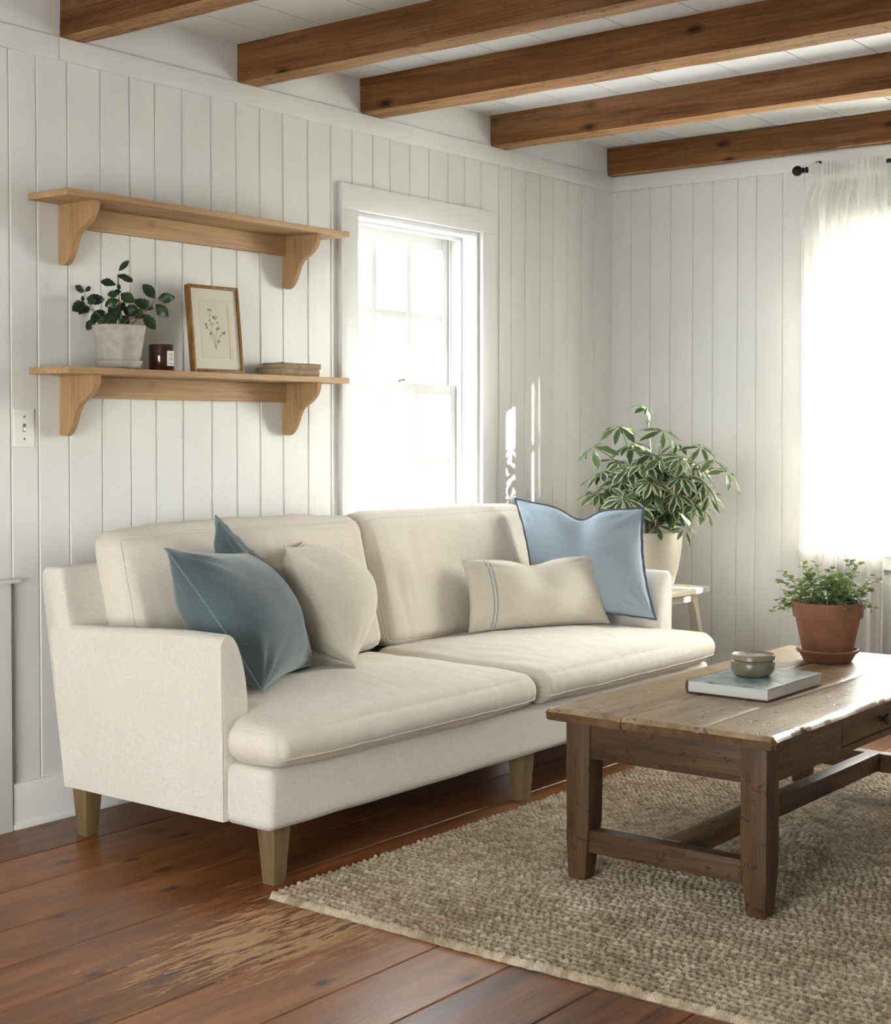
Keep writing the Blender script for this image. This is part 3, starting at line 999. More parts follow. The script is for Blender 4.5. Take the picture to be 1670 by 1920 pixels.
for tip, mid in (((600, 470), (660, 650)), ((570, 560), (640, 600)), ((940, 290), (935, 400)), ((1310, 515), (1240, 660)), ((960, 540), (950, 650)), ((1190, 675), (1120, 740)), ((820, 650), (870, 720)), ((1100, 640), (1040, 720)),
                 ((1000, 470), (960, 560)), ((720, 720), (800, 760)), ((1095, 780), (1050, 790)), ((955, 260), (940, 300)), ((1330, 525), (1305, 590))):
    a = pc + Vector((rnd.uniform(-.03, .03), rnd.uniform(-.02, .02), 0.122))
    b = at_depth(40 + mid[0] * zs_, 460 + mid[1] * zs_, dep); c = at_depth(40 + tip[0] * zs_, 460 + tip[1] * zs_, dep)
    b.y = min(b.y, -.015); c.y = min(c.y, -.015)
    stm.tube(bez(a, b, c, 8), lambda s: 0.0017 - 0.0009 * s, 6)
stm.build('stem', M['branch'], root)
lv.build('foliage', M['holly'], root, angle=80)

# --- candle in amber glass
cc = Vector((-2.926, -0.118, SH))
root = empty('candle_jar', cc, 'dark amber glass candle jar with a pale paper label', 'candle')
MB().lathe([(0.0, 0.0), (0.037, 0.0), (0.0395, 0.003), (0.0395, 0.083), (0.0385, 0.0845), (0.0370, 0.083), (0.0370, 0.060), (0.0, 0.060)], cc, 48).build('jar', M['amber'], root, angle=45)
MB().lathe([(0.0, 0.0601), (0.0368, 0.0601), (0.0368, 0.0615), (0.0, 0.0625)], cc, 32).build('wax', M['label'], root)
MB().tube([cc + Vector((0, 0, 0.061)), cc + Vector((0.001, 0, 0.071))], 0.0009, 6).build('wick', M['black'], root)


def curved_patch(mb, c, r, a0, a1, z0, z1, n=10, th=0.0006):
    ring = lambda rr, z: [(c[0] + rr * math.cos(a0 + (a1 - a0) * i / n), c[1] + rr * math.sin(a0 + (a1 - a0) * i / n), c[2] + z) for i in range(n + 1)]
    A, B, C_, D = ring(r, z0), ring(r, z1), ring(r + th, z0), ring(r + th, z1)
    mb.rings([A + C_[::-1], B + D[::-1]])


ang_c = math.atan2(CAM.y - cc.y, CAM.x - cc.x)
la = ang_c + math.radians(50)
mb = MB(); curved_patch(mb, cc, 0.0396, la - 0.42, la + 0.55, 0.016, 0.064)
lab = mb.build('label', M['label'], root, angle=60, )
mb = MB()
for k, (zz, w0, w1) in enumerate([(0.054, -.2, .3), (0.0505, -.26, .36), (0.045, -.12, .22), (0.041, -.24, .34), (0.0375, -.2, .28), (0.034, -.24, .3), (0.024, -.28, .38), (0.021, -.18, .26)]):
    curved_patch(mb, cc, 0.0403, la + w0, la + w1, zz, zz + 0.0012, 6, 0.0002)
mb.build('printed_lines', M['ink'], lab, smooth=False)

# --- framed botanical drawing, leaning back
fc = Vector((-2.693, -0.142, SH))
root = empty('picture_frame', fc, 'small gilt wooden frame with a pencil drawing of flowers leaning on the lower shelf', 'picture frame')
lean = math.radians(10.5); yaw = math.radians(-1.5)
ex = Vector((math.cos(yaw), math.sin(yaw), 0)); ez = Vector((0.07, math.sin(lean), math.cos(lean))).normalized(); ez = (ez - ex * ez.dot(ex) + ex * 0.07).normalized(); ey = ez.cross(ex).normalized()
fw, fh, fd = 0.222, 0.297, 0.022
fp = lambda u, v, d: fc + Vector((0, 0, 0.003)) + ex * (u * fw) + ez * (v * fh) + ey * d


def fbox(mb, u0, u1, v0, v1, d0, d1):
    v = [fp(u, vv, d) for d in (d0, d1) for vv in (v0, v1) for u in (u0, u1)]
    mb.add(v, [(0, 2, 3, 1), (4, 5, 7, 6), (0, 1, 5, 4), (2, 6, 7, 3), (0, 4, 6, 2), (1, 3, 7, 5)])


bw = 0.011 / fw; bh = 0.011 / fh
mb = MB()
fbox(mb, -0.5, -0.5 + bw, 0, 1, 0, fd); fbox(mb, 0.5 - bw, 0.5, 0, 1, 0, fd)
fbox(mb, -0.5 + bw, 0.5 - bw, 0, bh, 0, fd); fbox(mb, -0.5 + bw, 0.5 - bw, 1 - bh, 1, 0, fd)
mb.build('frame', M['brass'], root, bevel=0.0025)
mb = MB(); fbox(mb, -0.5 + bw, 0.5 - bw, bh, 1 - bh, 0.007, 0.016); mt_ = mb.build('mount', M['mat'], root, smooth=False)
mb = MB(); fbox(mb, -0.30, 0.33, 0.17, 0.84, 0.0062, 0.0072); pr = mb.build('paper', M['paper'], root, smooth=False)
mb = MB()


def stroke(pts, w):
    P = [Vector((p[0], p[1])) for p in pts]
    for i in range(len(P) - 1):
        a, b = P[i], P[i + 1]
        d = (b - a)
        if d.length < 1e-6: continue
        nn = Vector((-d.y, d.x)).normalized() * w / fw / 2
        q = [a + nn, b + nn, b - nn, a - nn]
        mb.add([fp(x.x, x.y, 0.0060) for x in q] + [fp(x.x, x.y, 0.0063) for x in q], [(0, 1, 2, 3), (7, 6, 5, 4), (0, 4, 5, 1), (2, 6, 7, 3), (1, 5, 6, 2), (3, 7, 4, 0)])


def qz(x, y):   # zoomed-photo coordinates of the drawing -> frame coordinates
    xl = 150 + (y - 200) * 0.103; xr = 1000 + (y - 250) * 0.105
    return (-0.5 + bw + (1 - 2 * bw) * (x - xl) / (xr - xl), 1 - (y - 130) / (1770 - 130) * 0.985)


def qs(pts, w=0.0011): stroke([qz(*p) for p in pts], w)


qs([(850, 490), (890, 850), (930, 1250), (955, 1540)], 0.0012)
qs([(530, 640), (545, 800), (600, 1000), (650, 1200), (680, 1340)], 0.0009); qs([(690, 900), (660, 1080), (665, 1200), (672, 1330)], 0.0009); qs([(560, 1030), (600, 1150), (655, 1290)], 0.0009)
qs([(720, 1210), (690, 1280), (668, 1370)], 0.0009); qs([(800, 1040), (740, 1090), (700, 1200)], 0.0008); qs([(460, 900), (560, 1000), (620, 1100)], 0.0007)
for (cx_, cy_, r_, nn_) in [(530, 600, 42, 9), (540, 690, 24, 6), (630, 740, 56, 11), (550, 800, 26, 6), (455, 885, 40, 8), (480, 945, 34, 6), (690, 935, 50, 9), (690, 840, 36, 6), (800, 1025, 44, 9), (750, 1085, 26, 5), (720, 1190, 34, 7), (555, 1040, 36, 7), (590, 855, 36, 5), (668, 1310, 20, 5)]:
    for k in range(nn_):
        a = rnd.uniform(0, 6.28); b = a + rnd.uniform(.6, 1.6); r1, r2 = r_ * rnd.uniform(.1, .6), r_ * rnd.uniform(.7, 1.1)
        qs([(cx_ + r1 * math.cos(a), cy_ + r1 * math.sin(a)), (cx_ + r2 * math.cos((a + b) / 2), cy_ + r2 * math.sin((a + b) / 2)), (cx_ + r1 * math.cos(b), cy_ + r1 * math.sin(b))], 0.0009)
mb.build('flower_drawing', M['ink'], pr, smooth=False)


# --- two old books lying flat
def old_book(x0, x1, y0, y1, z0, z1, seed, label):
    root = empty('old_book', ((x0 + x1) / 2, (y0 + y1) / 2, z0), label, 'book', 'old books on the lower shelf')
    ct = 0.0028
    rr = random.Random(seed)
    def slab(mb, za, zb, grow):
        n = 10
        top, bot = [], []
        for side in range(4):
            for i in range(n):
                s = i / n
                if side == 0: p = (x0 - grow + (x1 - x0 + 2 * grow) * s, y0)
                elif side == 1: p = (x1 + grow, y0 + (y1 - y0 + grow) * s)
                elif side == 2: p = (x1 + grow - (x1 - x0 + 2 * grow) * s, y1 + grow)
                else: p = (x0 - grow, y1 + grow - (y1 - y0 + grow) * s)
                w = rr.uniform(-.0014, .0014); c_ = rr.uniform(-.001, .0018)
                top.append((p[0] + w, p[1] + w, zb + c_)); bot.append((p[0] + w, p[1] + w, za + max(c_, -.0003) * (za > z0 + .001)))
        mb.rings([bot, top])
    mb = MB(); slab(mb, z0, z0 + ct, 0.003); mb.build('cover', M['oldbook'], root)
    mb = MB(); slab(mb, z1 - ct, z1, 0.003); mb.build('cover', M['oldbook'], root)
    nseg = 8
    sp = [(y0 + 0.004 - 0.005 * math.sin(math.pi * i / nseg), z0 + (z1 - z0) * i / nseg) for i in range(nseg + 1)]
    sp += [(y0 + 0.007 - 0.004 * math.sin(math.pi * i / nseg), z0 + .001 + (z1 - z0 - .002) * i / nseg) for i in range(nseg, -1, -1)]
    MB().prism(sp, 'x', x0 - 0.001, x1 + 0.001).build('spine', M['oldbook'], root, angle=50)
    MB().box(x0 + .001, x1 - .001, y0 + 0.006, y1, z0 + ct + .0005, z1 - ct - .0005).build('page_block', M['oldpages'], root, bevel=0.001)
    return root


old_book(-2.412, -2.215, -0.146, -0.030, SH, SH + 0.0275, 3, 'worn tan old book lying directly on the lower shelf')
old_book(-2.395, -2.212, -0.150, -0.040, SH + 0.0283, SH + 0.046, 8, 'thinner worn old book lying on top of another old book')

# ================================================================== LIGHT SWITCH
root = empty('light_switch', (-3.37, 0, 1.209), 'white toggle light switch plate on the boarded wall at the left edge', 'light switch')
MB().box(-3.407, -3.333, -0.0065, -0.0002, 1.151, 1.267).build('plate', M['plastic'], root, bevel=0.0035, seg=3)
MB().box(-3.3755, -3.3645, -0.0068, -0.006, 1.197, 1.222).build('toggle_slot', M['toggle'], root, smooth=False)
mb = MB(); mb.add([(-3.374, -.006, 1.200), (-3.366, -.006, 1.200), (-3.366, -.006, 1.212), (-3.374, -.006, 1.212), (-3.3735, -.020, 1.199), (-3.3665, -.020, 1.199), (-3.3665, -.019, 1.205), (-3.3735, -.019, 1.205)],
                  [(0, 1, 2, 3), (4, 7, 6, 5), (0, 4, 5, 1), (2, 6, 7, 3), (1, 5, 6, 2), (0, 3, 7, 4)])
mb.build('toggle', M['plastic'], root, bevel=0.001)
for zz in (1.243, 1.176):
    n = 14
    rg = lambda r, y: [(-3.370 + r * math.cos(6.2832 * i / n), y, zz + r * math.sin(6.2832 * i / n)) for i in range(n)]
    MB().rings([rg(.0034, -.0062), rg(.0034, -.0072), rg(.0022, -.0078)]).build('screw', M['toggle'], root)

# ================================================================== SOFA
X0, X1 = -3.400, -1.000
sofa = empty('sofa', (-2.2, -0.62, 0.0), 'long cream linen two-seat sofa on tapered wooden legs under the window', 'sofa')
AW = 0.118


def tl_warp(side, amt=AW):
    def w(p, a, b, c):
        s = smooth01(-0.915, -0.87, p.y)
        e = max(0.0, (-a if side < 0 else a)) ** 6
        p = p.copy()
        p.x += -side * amt * s * e
        return p
    return w


def base_warp(p, a, b, c):
    s = smooth01(-0.895, -0.88, p.y)
    p = p.copy()
    p.x += -math.copysign(1, a) * 0.06 * s * abs(a) ** 6
    return p


sb = SoftBox(X0 + .004, X1 - .004, -1.062, -0.21, 0.155, 0.318, 0.026, (0, 0.004, 0), base_warp, 0.0015, 7, 2)
base = sb.mesh(60, 40, 12).build('base', M['linen'], sofa, angle=60)

for side, sx0, sx1 in ((-1, X0, -2.203), (1, -2.197, X1)):
    def both(p, a, b, c, side=side):
        p = tl_warp(side)(p, a, b, c)
        # seat slopes gently up to the front, sags where pillows rest
        p.z += 0.010 * math.sin((p.y + 0.35) * 2.2) if c > 0 else 0
        return p
    s_ = SoftBox(sx0, sx1, -1.098, -0.36, 0.320, 0.438, 0.052, (0.006, 0.014, 0.034), both, 0.0042, 5.5, 11 * side)
    s_.pull = 0.0022
    cu = s_.mesh(120, 60, 22).build('seat_cushion', M['linen2'], sofa, angle=80)
    pts = [s_.m(-1 + 2 * i / 60, -1, -0.62, 0.0012) for i in range(61)]
    MB().tube(pts, 0.0022, 6).build('piping', M['linen'], cu)

# back frame
prof = [(-0.222, 0.160), (-0.12, 0.770), (-0.122, 0.787), (-0.135, 0.798), (-0.19, 0.801), (-0.208, 0.797), (-0.216, 0.783), (-0.290, 0.46), (-0.30, 0.160)]
rings = []
for k, xx in enumerate([X0, X0 + .004, X0 + .012, X0 + .03] + [X0 + (X1 - X0) * i / 20 for i in range(1, 20)] + [X1 - .03, X1 - .012, X1 - .004, X1]):
    ins = 0.0
    e = min(xx - X0, X1 - xx)
    if e < 0.02: ins = 0.012 * (1 - math.sqrt(max(0, 1 - (1 - e / 0.02) ** 2)))
    cy_, cz_ = -0.2, 0.48
    ring = []
    for (y, z) in prof:
        sy = (1 - ins / 0.09) if True else 1
        ring.append((xx, cy_ - .0 + (y - (cy_ + (0.48 - z) * -0.12)) * sy + (0.48 - z) * -0.12, z - (ins if z > 0.7 else -ins if z < 0.2 else 0)))
    rings.append(ring)
MB().rings(rings).build('back_frame', M['linen'], sofa, angle=55)


# arms
def make_arm(side):
    xo = X0 if side < 0 else X1
    s = -side                           # +1: inward is +x on the left arm
    th = 0.115
    prof = []                           # (inward offset, z) going outer-bottom -> top -> inner-bottom
    zt = 0.655
    for i in range(9): prof.append((-0.000 - 0.006 * i / 8, 0.160 + (zt - 0.03 - 0.160) * i / 8))
    for i in range(1, 7):
        a = math.pi * (1 - i / 6 / 2)
        prof.append((0.022 + 0.028 * math.cos(a), zt - 0.03 + 0.03 * math.sin(a)))
    for i in range(1, 13):
        a = math.pi / 2 * (1 - i / 12)
        prof.append((0.040 + (th - 0.040) * math.cos(a) ** 1.0, zt - 0.20 + 0.20 * math.sin(a)))
    for i in range(1, 5): prof.append((th, zt - 0.20 - (zt - 0.2 - 0.160) * i / 4))
    ysn = [(-0.892, 0.014, 0.044), (-0.8905, 0.006, 0.034), (-0.887, 0.0025, 0.024), (-0.881, 0.0, 0.014), (-0.870, 0.0, 0.005), (-0.855, 0.0, 0.0)] + [(-0.855 + (0.855 - 0.235) * i / 24, 0.0, 0.0) for i in range(1, 25)] + [(-0.20, 0.0, 0.0), (-0.168, 0.0, 0.0)]
    rings = []
    for y, ins, insi in ysn:
        ring = []
        for (d, z) in prof:
            kk = smooth01(0.0, th * 0.8, d)
            dd = d + ins * (1 - kk) - insi * kk
            zz = z - ((ins + 0.35 * insi * kk) if z > 0.5 else 0)
            if z > 0.55:     # top dips slightly to the back and rises to a soft crown just behind the front
                zz -= 0.020 * smooth01(-0.75, -0.2, y)
            zb = y
            if y > -0.5 and z < 0.655:
                pass
            yy = y - (0.655 - z) * 0.115 * smooth01(-0.5, -0.168, y)
            w = 0.0016 * mnoise.noise((y * 6, z * 6, side * 3))
            ring.append((xo + s * (dd + w), yy, zz))
        rings.append(ring)
    arm = MB().rings(rings).build('arm', M['linen'], sofa, angle=60)
    path = [(xo + s * (d + 0.0025), -0.8885, z - (0.003 if z > 0.62 else 0)) for d, z in prof[:14]]
    MB().tube(path, 0.0028, 6).build('piping', M['linen2'], arm)
    return arm


make_arm(-1); make_arm(1)

# back cushions
for side, sx0, sx1 in ((-1, -3.262, -2.168), (1, -2.160, -1.138)):
    def rake(p, a, b, c):
        p = p.copy()
        p.y += 0.27 * (p.z - 0.68)
        return p
    s_ = SoftBox(sx0, sx1, -0.362, -0.215, 0.442, 0.898, 0.050, (0.006, 0.028, 0.018), rake, 0.0055, 6.0, 31 * side + 5)
    s_.pull = 0.0026
    cu = s_.mesh(110, 16, 60).build('back_cushion', M['linen2'], sofa, angle=80)
    MB().tube(s_.loop('y', -1, 36), 0.003, 6, closed=True).build('piping', M['linen'], cu)

# legs
for (lx, ly) in ((-3.322, -1.002), (-3.322, -0.232), (-2.182, -1.002), (-2.182, -0.232), (-1.078, -1.002), (-1.078, -0.232)):
    sy = 0.012 if ly < -0.6 else -0.0
    MB().taper(((lx, ly), (lx, ly + sy * 0)), 0.0215, 0.032, 0.0, 0.157).build('leg', M['leg'], sofa, bevel=0.003)


# ================================================================== PILLOWS
def pillow(name, A, B, C, D, T, mat, label, edge=None, ew=0.006, flange=0.0, inset=0.10, chop=0.0, asym=0.0, seed=0, n=40, puff=0.5, wr=0.006, group=None, stripes=None, front_sign=1.0):
    """A top-left, D top-right, C bottom-right, B bottom-left; stuffed between two seamed faces"""
    A, B, C, D = map(Vector, (A, B, C, D))
    nrm = ((D - A) + (C - B)).cross((A - B) + (D - C)).normalized()
    ctr = (A + B + C + D) / 4

    def seam(u, v):
        p = (A * (1 - u) + D * u) * (1 - v) + (B * (1 - u) + C * u) * v
        # edges are drawn in between the corners
        iu = inset * (4 * v * (1 - v)) * (1 - 2 * u) * 0.5 * (abs(1 - 2 * u) ** 2)
        iv = inset * (4 * u * (1 - u)) * (1 - 2 * v) * 0.5 * (abs(1 - 2 * v) ** 2)
        p = p + ((D - A) * (1 - v) + (C - B) * v) * iu + ((B - A) * (1 - u) + (C - D) * u) * iv
        if chop:
            g = math.exp(-((u - 0.5) / 0.13) ** 2) * max(0, 1 - v / 0.5) ** 1.5
            p = p + ((B - A) * (1 - u) + (C - D) * u) * (chop * g)
        return p

    def thick(u, v):
        e = (4 * u * (1 - u)) * (4 * v * (1 - v))
        t_ = T * max(e, 0) ** puff
        if chop:
            t_ *= 1 - 0.45 * math.exp(-((u - 0.5) / 0.10) ** 2) * max(0, 1 - v / 0.6)
        return t_

    def wrinkle(u, v, sg):
        p = seam(u, v)
        e = min(u, 1 - u, v, 1 - v)
        k = smooth01(0.0, 0.10, e)
        # gathers radiating from the corners
        w = 0
        for (cu, cv) in ((0, 0), (1, 0), (0, 1), (1, 1)):
            du, dv = abs(u - cu), abs(v - cv)
            r = math.hypot(du, dv)
            a = math.atan2(dv, du)
            w += math.exp(-((r - 0.16) / 0.13) ** 2) * math.sin(a * 13 + seed + cu * 2 + cv * 3 + sg) * 0.7
        w += 0.9 * mnoise.noise((p.x * 9 + seed, p.y * 9 + sg * 5, p.z * 9))
        return w * wr * k

    idx, V, Fc = {}, [], []
    def vid(i, j, sg):
        border = i in (0, n) or j in (0, n)
        key = (i, j, 0 if border else sg)
        if key not in idx:
            # denser towards the edges
            cu = lambda k: 0.5 - 0.5 * math.cos(math.pi * k / n) if True else k / n
            u, v = (cu(i) + i / n) / 2, (cu(j) + j / n) / 2
            p = seam(u, v)
            if not border:
                tt = thick(u, v) * (1 + sg * asym) + wrinkle(u, v, sg)
                p = p + nrm * (sg * tt)
            idx[key] = len(V)
            V.append(p)
        return idx[key]
    for sg in (1, -1):
        for i in range(n):
            for j in range(n):
                q = [vid(i, j, sg), vid(i, j + 1, sg), vid(i + 1, j + 1, sg), vid(i + 1, j, sg)]
                Fc.append(q if sg > 0 else q[::-1])
    mb = MB().add(V, Fc)
    base_p = Vector((ctr.x, ctr.y, min(B.z, C.z)))
    root = empty(name, base_p, label, 'pillow', group)
    cov = mb.build('cover', mat, root, angle=80)
    if edge is not None:
        per = [(i / 30, 0) for i in range(30)] + [(1, i / 30) for i in range(30)] + [(1 - i / 30, 1) for i in range(30)] + [(0, 1 - i / 30) for i in range(30)]
        if flange:
            mf = MB()
            inn, out = [], []
            for (u, v) in per:
                p = seam(u, v)
                d = (p - ctr)
                o_ = Vector((0, 0, 0))
                eu = ((D - A) * (1 - v) + (C - B) * v).normalized(); ev = ((B - A) * (1 - u) + (C - D) * u).normalized()
                if u in (0, 1): o_ += eu * (1 if u == 1 else -1)
                if v in (0, 1): o_ += ev * (1 if v == 1 else -1)
                fr = rnd.uniform(0.85, 1.15)
                wv = nrm * (0.0022 * math.sin(u * 41 + v * 37 + seed))
                inn.append(p - o_ * 0.004); out.append(p + o_ * flange * fr + wv)
            m_ = len(inn)
            th = nrm * 0.0016
            R = [[p + th for p in inn], [p + th for p in out], [p - th for p in out], [p - th for p in inn]]
            V2 = [p for r in R for p in r]
            F2 = []
            for k in range(4):
                kk = (k + 1) % 4
                for i in range(m_):
                    j = (i + 1) % m_
                    F2.append((k * m_ + i, k * m_ + j, kk * m_ + j, kk * m_ + i))
            mf.add(V2, F2).build('flange', edge, root, angle=60)
        else:
            MB().tube([seam(u, v) for u, v in per], ew, 6, closed=True).build('seam', edge, root)
    if stripes:
        for u0 in stripes:
            mf = MB()
            for du in (-0.014, 0.010):
                a_, b_ = u0 + du, u0 + du + 0.008
                L_, R_ = [], []
                for k in range(41):
                    v = 0.012 + 0.976 * k / 40
                    for (u, lst) in ((a_, L_), (b_, R_)):
                        tt = thick(u, v) * (1 + asym) + wrinkle(u, v, 1)
                        lst.append(seam(u, v) + nrm * (tt + 0.0012))
                o_ = len(mf.v)
                lo = [p - nrm * 0.002 for p in L_]; ro = [p - nrm * 0.002 for p in R_]
                mf.rings([[L_[k], R_[k], ro[k], lo[k]] for k in range(41)])
            mf.build('woven_stripe', M['stripe'], cov, smooth=False)
    return root


PG = 'throw pillows on the sofa'
# slate velvet pillow tilted against the left arm
pillow('throw_pillow', (-3.372, -0.635, 0.876), (-3.150, -0.790, 0.462), (-2.735, -0.600, 0.470), (-2.860, -0.440, 0.822), 0.150, M['velvet'],
       'large slate blue velvet pillow leaning over the left arm of the sofa', M['bluepipe'], 0.0028, inset=0.08, asym=-0.16, seed=1, puff=0.64, wr=0.010, group=PG)
# second velvet pillow behind it
pk = at_y(408, 975, -0.37)
pillow('throw_pillow', pk, pk + Vector((-0.17, -0.11, -0.385)), pk + Vector((0.20, -0.155, -0.475)), pk + Vector((0.325, -0.055, -0.245)), 0.075, M['velvet'],
       'blue velvet pillow mostly hidden behind the large slate one, one corner pointing up', M['bluepipe'], 0.004, flange=0.012, inset=0.10, seed=4, puff=0.5, wr=0.004, group=PG)
# cream pillow seen edge-on
pillow('throw_pillow', (-2.872, -0.606, 0.852), (-2.672, -0.722, 0.464), (-2.405, -0.430, 0.466), (-2.500, -0.335, 0.830), 0.158, M['natural'],
       'plain cream square pillow leaning on edge beside the blue velvet pillows', M['natural'], 0.0022, inset=0.08, asym=0.12, seed=8, puff=0.76, wr=0.009, group=PG)
# washed blue linen pillow against the right arm
pillow('throw_pillow', (-1.285, -0.345, 0.928), (-1.345, -0.470, 0.470), (-1.150, -0.905, 0.480), (-1.125, -0.835, 0.900), 0.085, M['bluelinen'],
       'pale blue linen pillow with a dark frayed edge in the right corner of the sofa', M['navy'], flange=0.0065, inset=0.10, chop=0.10, seed=15, puff=0.56, wr=0.008, group=PG)
# lumbar pillow
pillow('lumbar_pillow', (-1.752, -0.430, 0.724), (-1.790, -0.492, 0.462), (-1.236, -0.752, 0.462), (-1.235, -0.700, 0.722), 0.075, M['natural'],
       'small oblong cream pillow with thin grey stripes in front of the pale blue pillow', M['natural'], 0.002, inset=0.07, chop=0.09, seed=21, puff=0.58, wr=0.007, group=PG, stripes=[0.155])

# ================================================================== RUG
RX0, RX1, RY0, RY1 = -3.432, -0.90, -3.35, -1.085
st_ = 0.0039
nx_, ny_ = int((RX1 - RX0) / st_), int((RY1 - RY0) / st_)
gx = np.linspace(RX0, RX1, nx_ + 1); gy = np.linspace(RY0, RY1, ny_ + 1)
X, Y = np.meshgrid(gx, gy, indexing='ij')
rs = np.random.RandomState(3)


def vnoise(X, Y, sx, sy, seed):
    r = np.random.RandomState(seed).rand(256, 256)
    x, y = X / sx + 100, Y / sy + 100
    xi, yi = np.floor(x).astype(int), np.floor(y).astype(int)
    fx, fy = x - xi, y - yi
    fx = fx * fx * (3 - 2 * fx); fy = fy * fy * (3 - 2 * fy)
    g = lambda a, b: r[a % 256, b % 256]
    return (g(xi, yi) * (1 - fx) + g(xi + 1, yi) * fx) * (1 - fy) + (g(xi, yi + 1) * (1 - fx) + g(xi + 1, yi + 1) * fx) * fy


# wavy rows of plied loops running across the rug (along y)
wx = X - RX0 + 0.0008 + np.clip((X - RX0) / 0.1, 0, 1) * (0.007 * (vnoise(X, Y, 0.30, 0.22, 1) - 0.5) + 0.0035 * (vnoise(X, Y, 0.06, 0.08, 2) - 0.5))
PIT = 0.0240
row = np.floor(wx / PIT)
fr = wx / PIT - row - 0.5
rope = np.sqrt(np.clip(1 - (2.4 * fr) ** 2, 0, 1))
ph = (np.sin(row * 12.9898) * 43758.5453) % 1.0
lp = Y / 0.0195 + ph + fr * 0.9 + 0.5 * (vnoise(X, Y, 0.05, 0.05, 5) - 0.5)
loop = 0.66 + 0.34 * np.abs(np.sin(np.pi * lp)) ** 0.8
lid = np.floor(lp)
fine = vnoise(X, Y, 0.009, 0.009, 7)
hgt = (rope * loop) ** 1.3 * (0.74 + 0.36 * fine)
ed = np.minimum(np.minimum(X - RX0, RX1 - X), np.minimum(Y - RY0, RY1 - Y))
edge = np.clip(ed / 0.004, 0, 1)
und = 0.0016 * (vnoise(X, Y, 0.25, 0.25, 9) - 0.5)
Z = 0.0015 + edge * (0.0015 + 0.0200 * hgt + und)
ex_ = 0.006 * (vnoise(X, Y, 0.02, 0.02, 11) - 0.5) * np.clip(1 - ed / 0.02, 0, 1)
for lx_ in (-2.852, -1.490):            # the table legs press the pile down
    for ly_ in (-2.192, -1.687):
        near = np.maximum(np.abs(X - lx_ - 0.035), np.abs(Y - ly_ - 0.035))
        Z = np.where(near < 0.05, np.minimum(Z, 0.0178), Z)
wob = 0.012 * (vnoise(X * 0 + 0, Y, 1, 0.35, 12) - 0.5) * np.clip(1 - (X - RX0) / 0.6, 0, 1)
V = np.stack([X + ex_ * 2 + wob, Y + ex_, Z], -1).reshape(-1, 3)
ii, jj = np.meshgrid(np.arange(nx_), np.arange(ny_), indexing='ij')
q0 = (ii * (ny_ + 1) + jj).ravel()
Fq = np.stack([q0, q0 + ny_ + 1, q0 + ny_ + 2, q0 + 1], -1)
# underside closes the rug
nv = len(V)
b = [(RX0, RY0, 0.0008), (RX1, RY0, 0.0008), (RX1, RY1, 0.0008), (RX0, RY1, 0.0008)]
me = bpy.data.meshes.new('jute_rug')
me.from_pydata(V.tolist() + b, [], Fq.tolist() + [(nv + 3, nv + 2, nv + 1, nv)])
ltone = (np.sin(row * 78.233 + lid * 37.719) * 24634.6345) % 1.0
at = me.attributes.new('tone', 'FLOAT', 'POINT')
at.data.foreach_set('value', np.concatenate([ltone.ravel(), np.zeros(4)]).astype(np.float32))
me.shade_smooth()
me.materials.append(M['jute'])
rug = bpy.data.objects.new('jute_rug', me)
COL.objects.link(rug)
tag(rug, 'braided natural jute rug on the floorboards under the coffee table', 'rug')
RT = 0.0185

# ================================================================== COFFEE TABLE
TX0, TX1, TY0, TY1, TZ = -2.882, -1.402, -2.226, -1.566, 0.470
tab = empty('coffee_table', ((TX0 + TX1) / 2, (TY0 + TY1) / 2, RT), 'low rustic worn wooden coffee table with a drawer standing on the rug', 'coffee table')
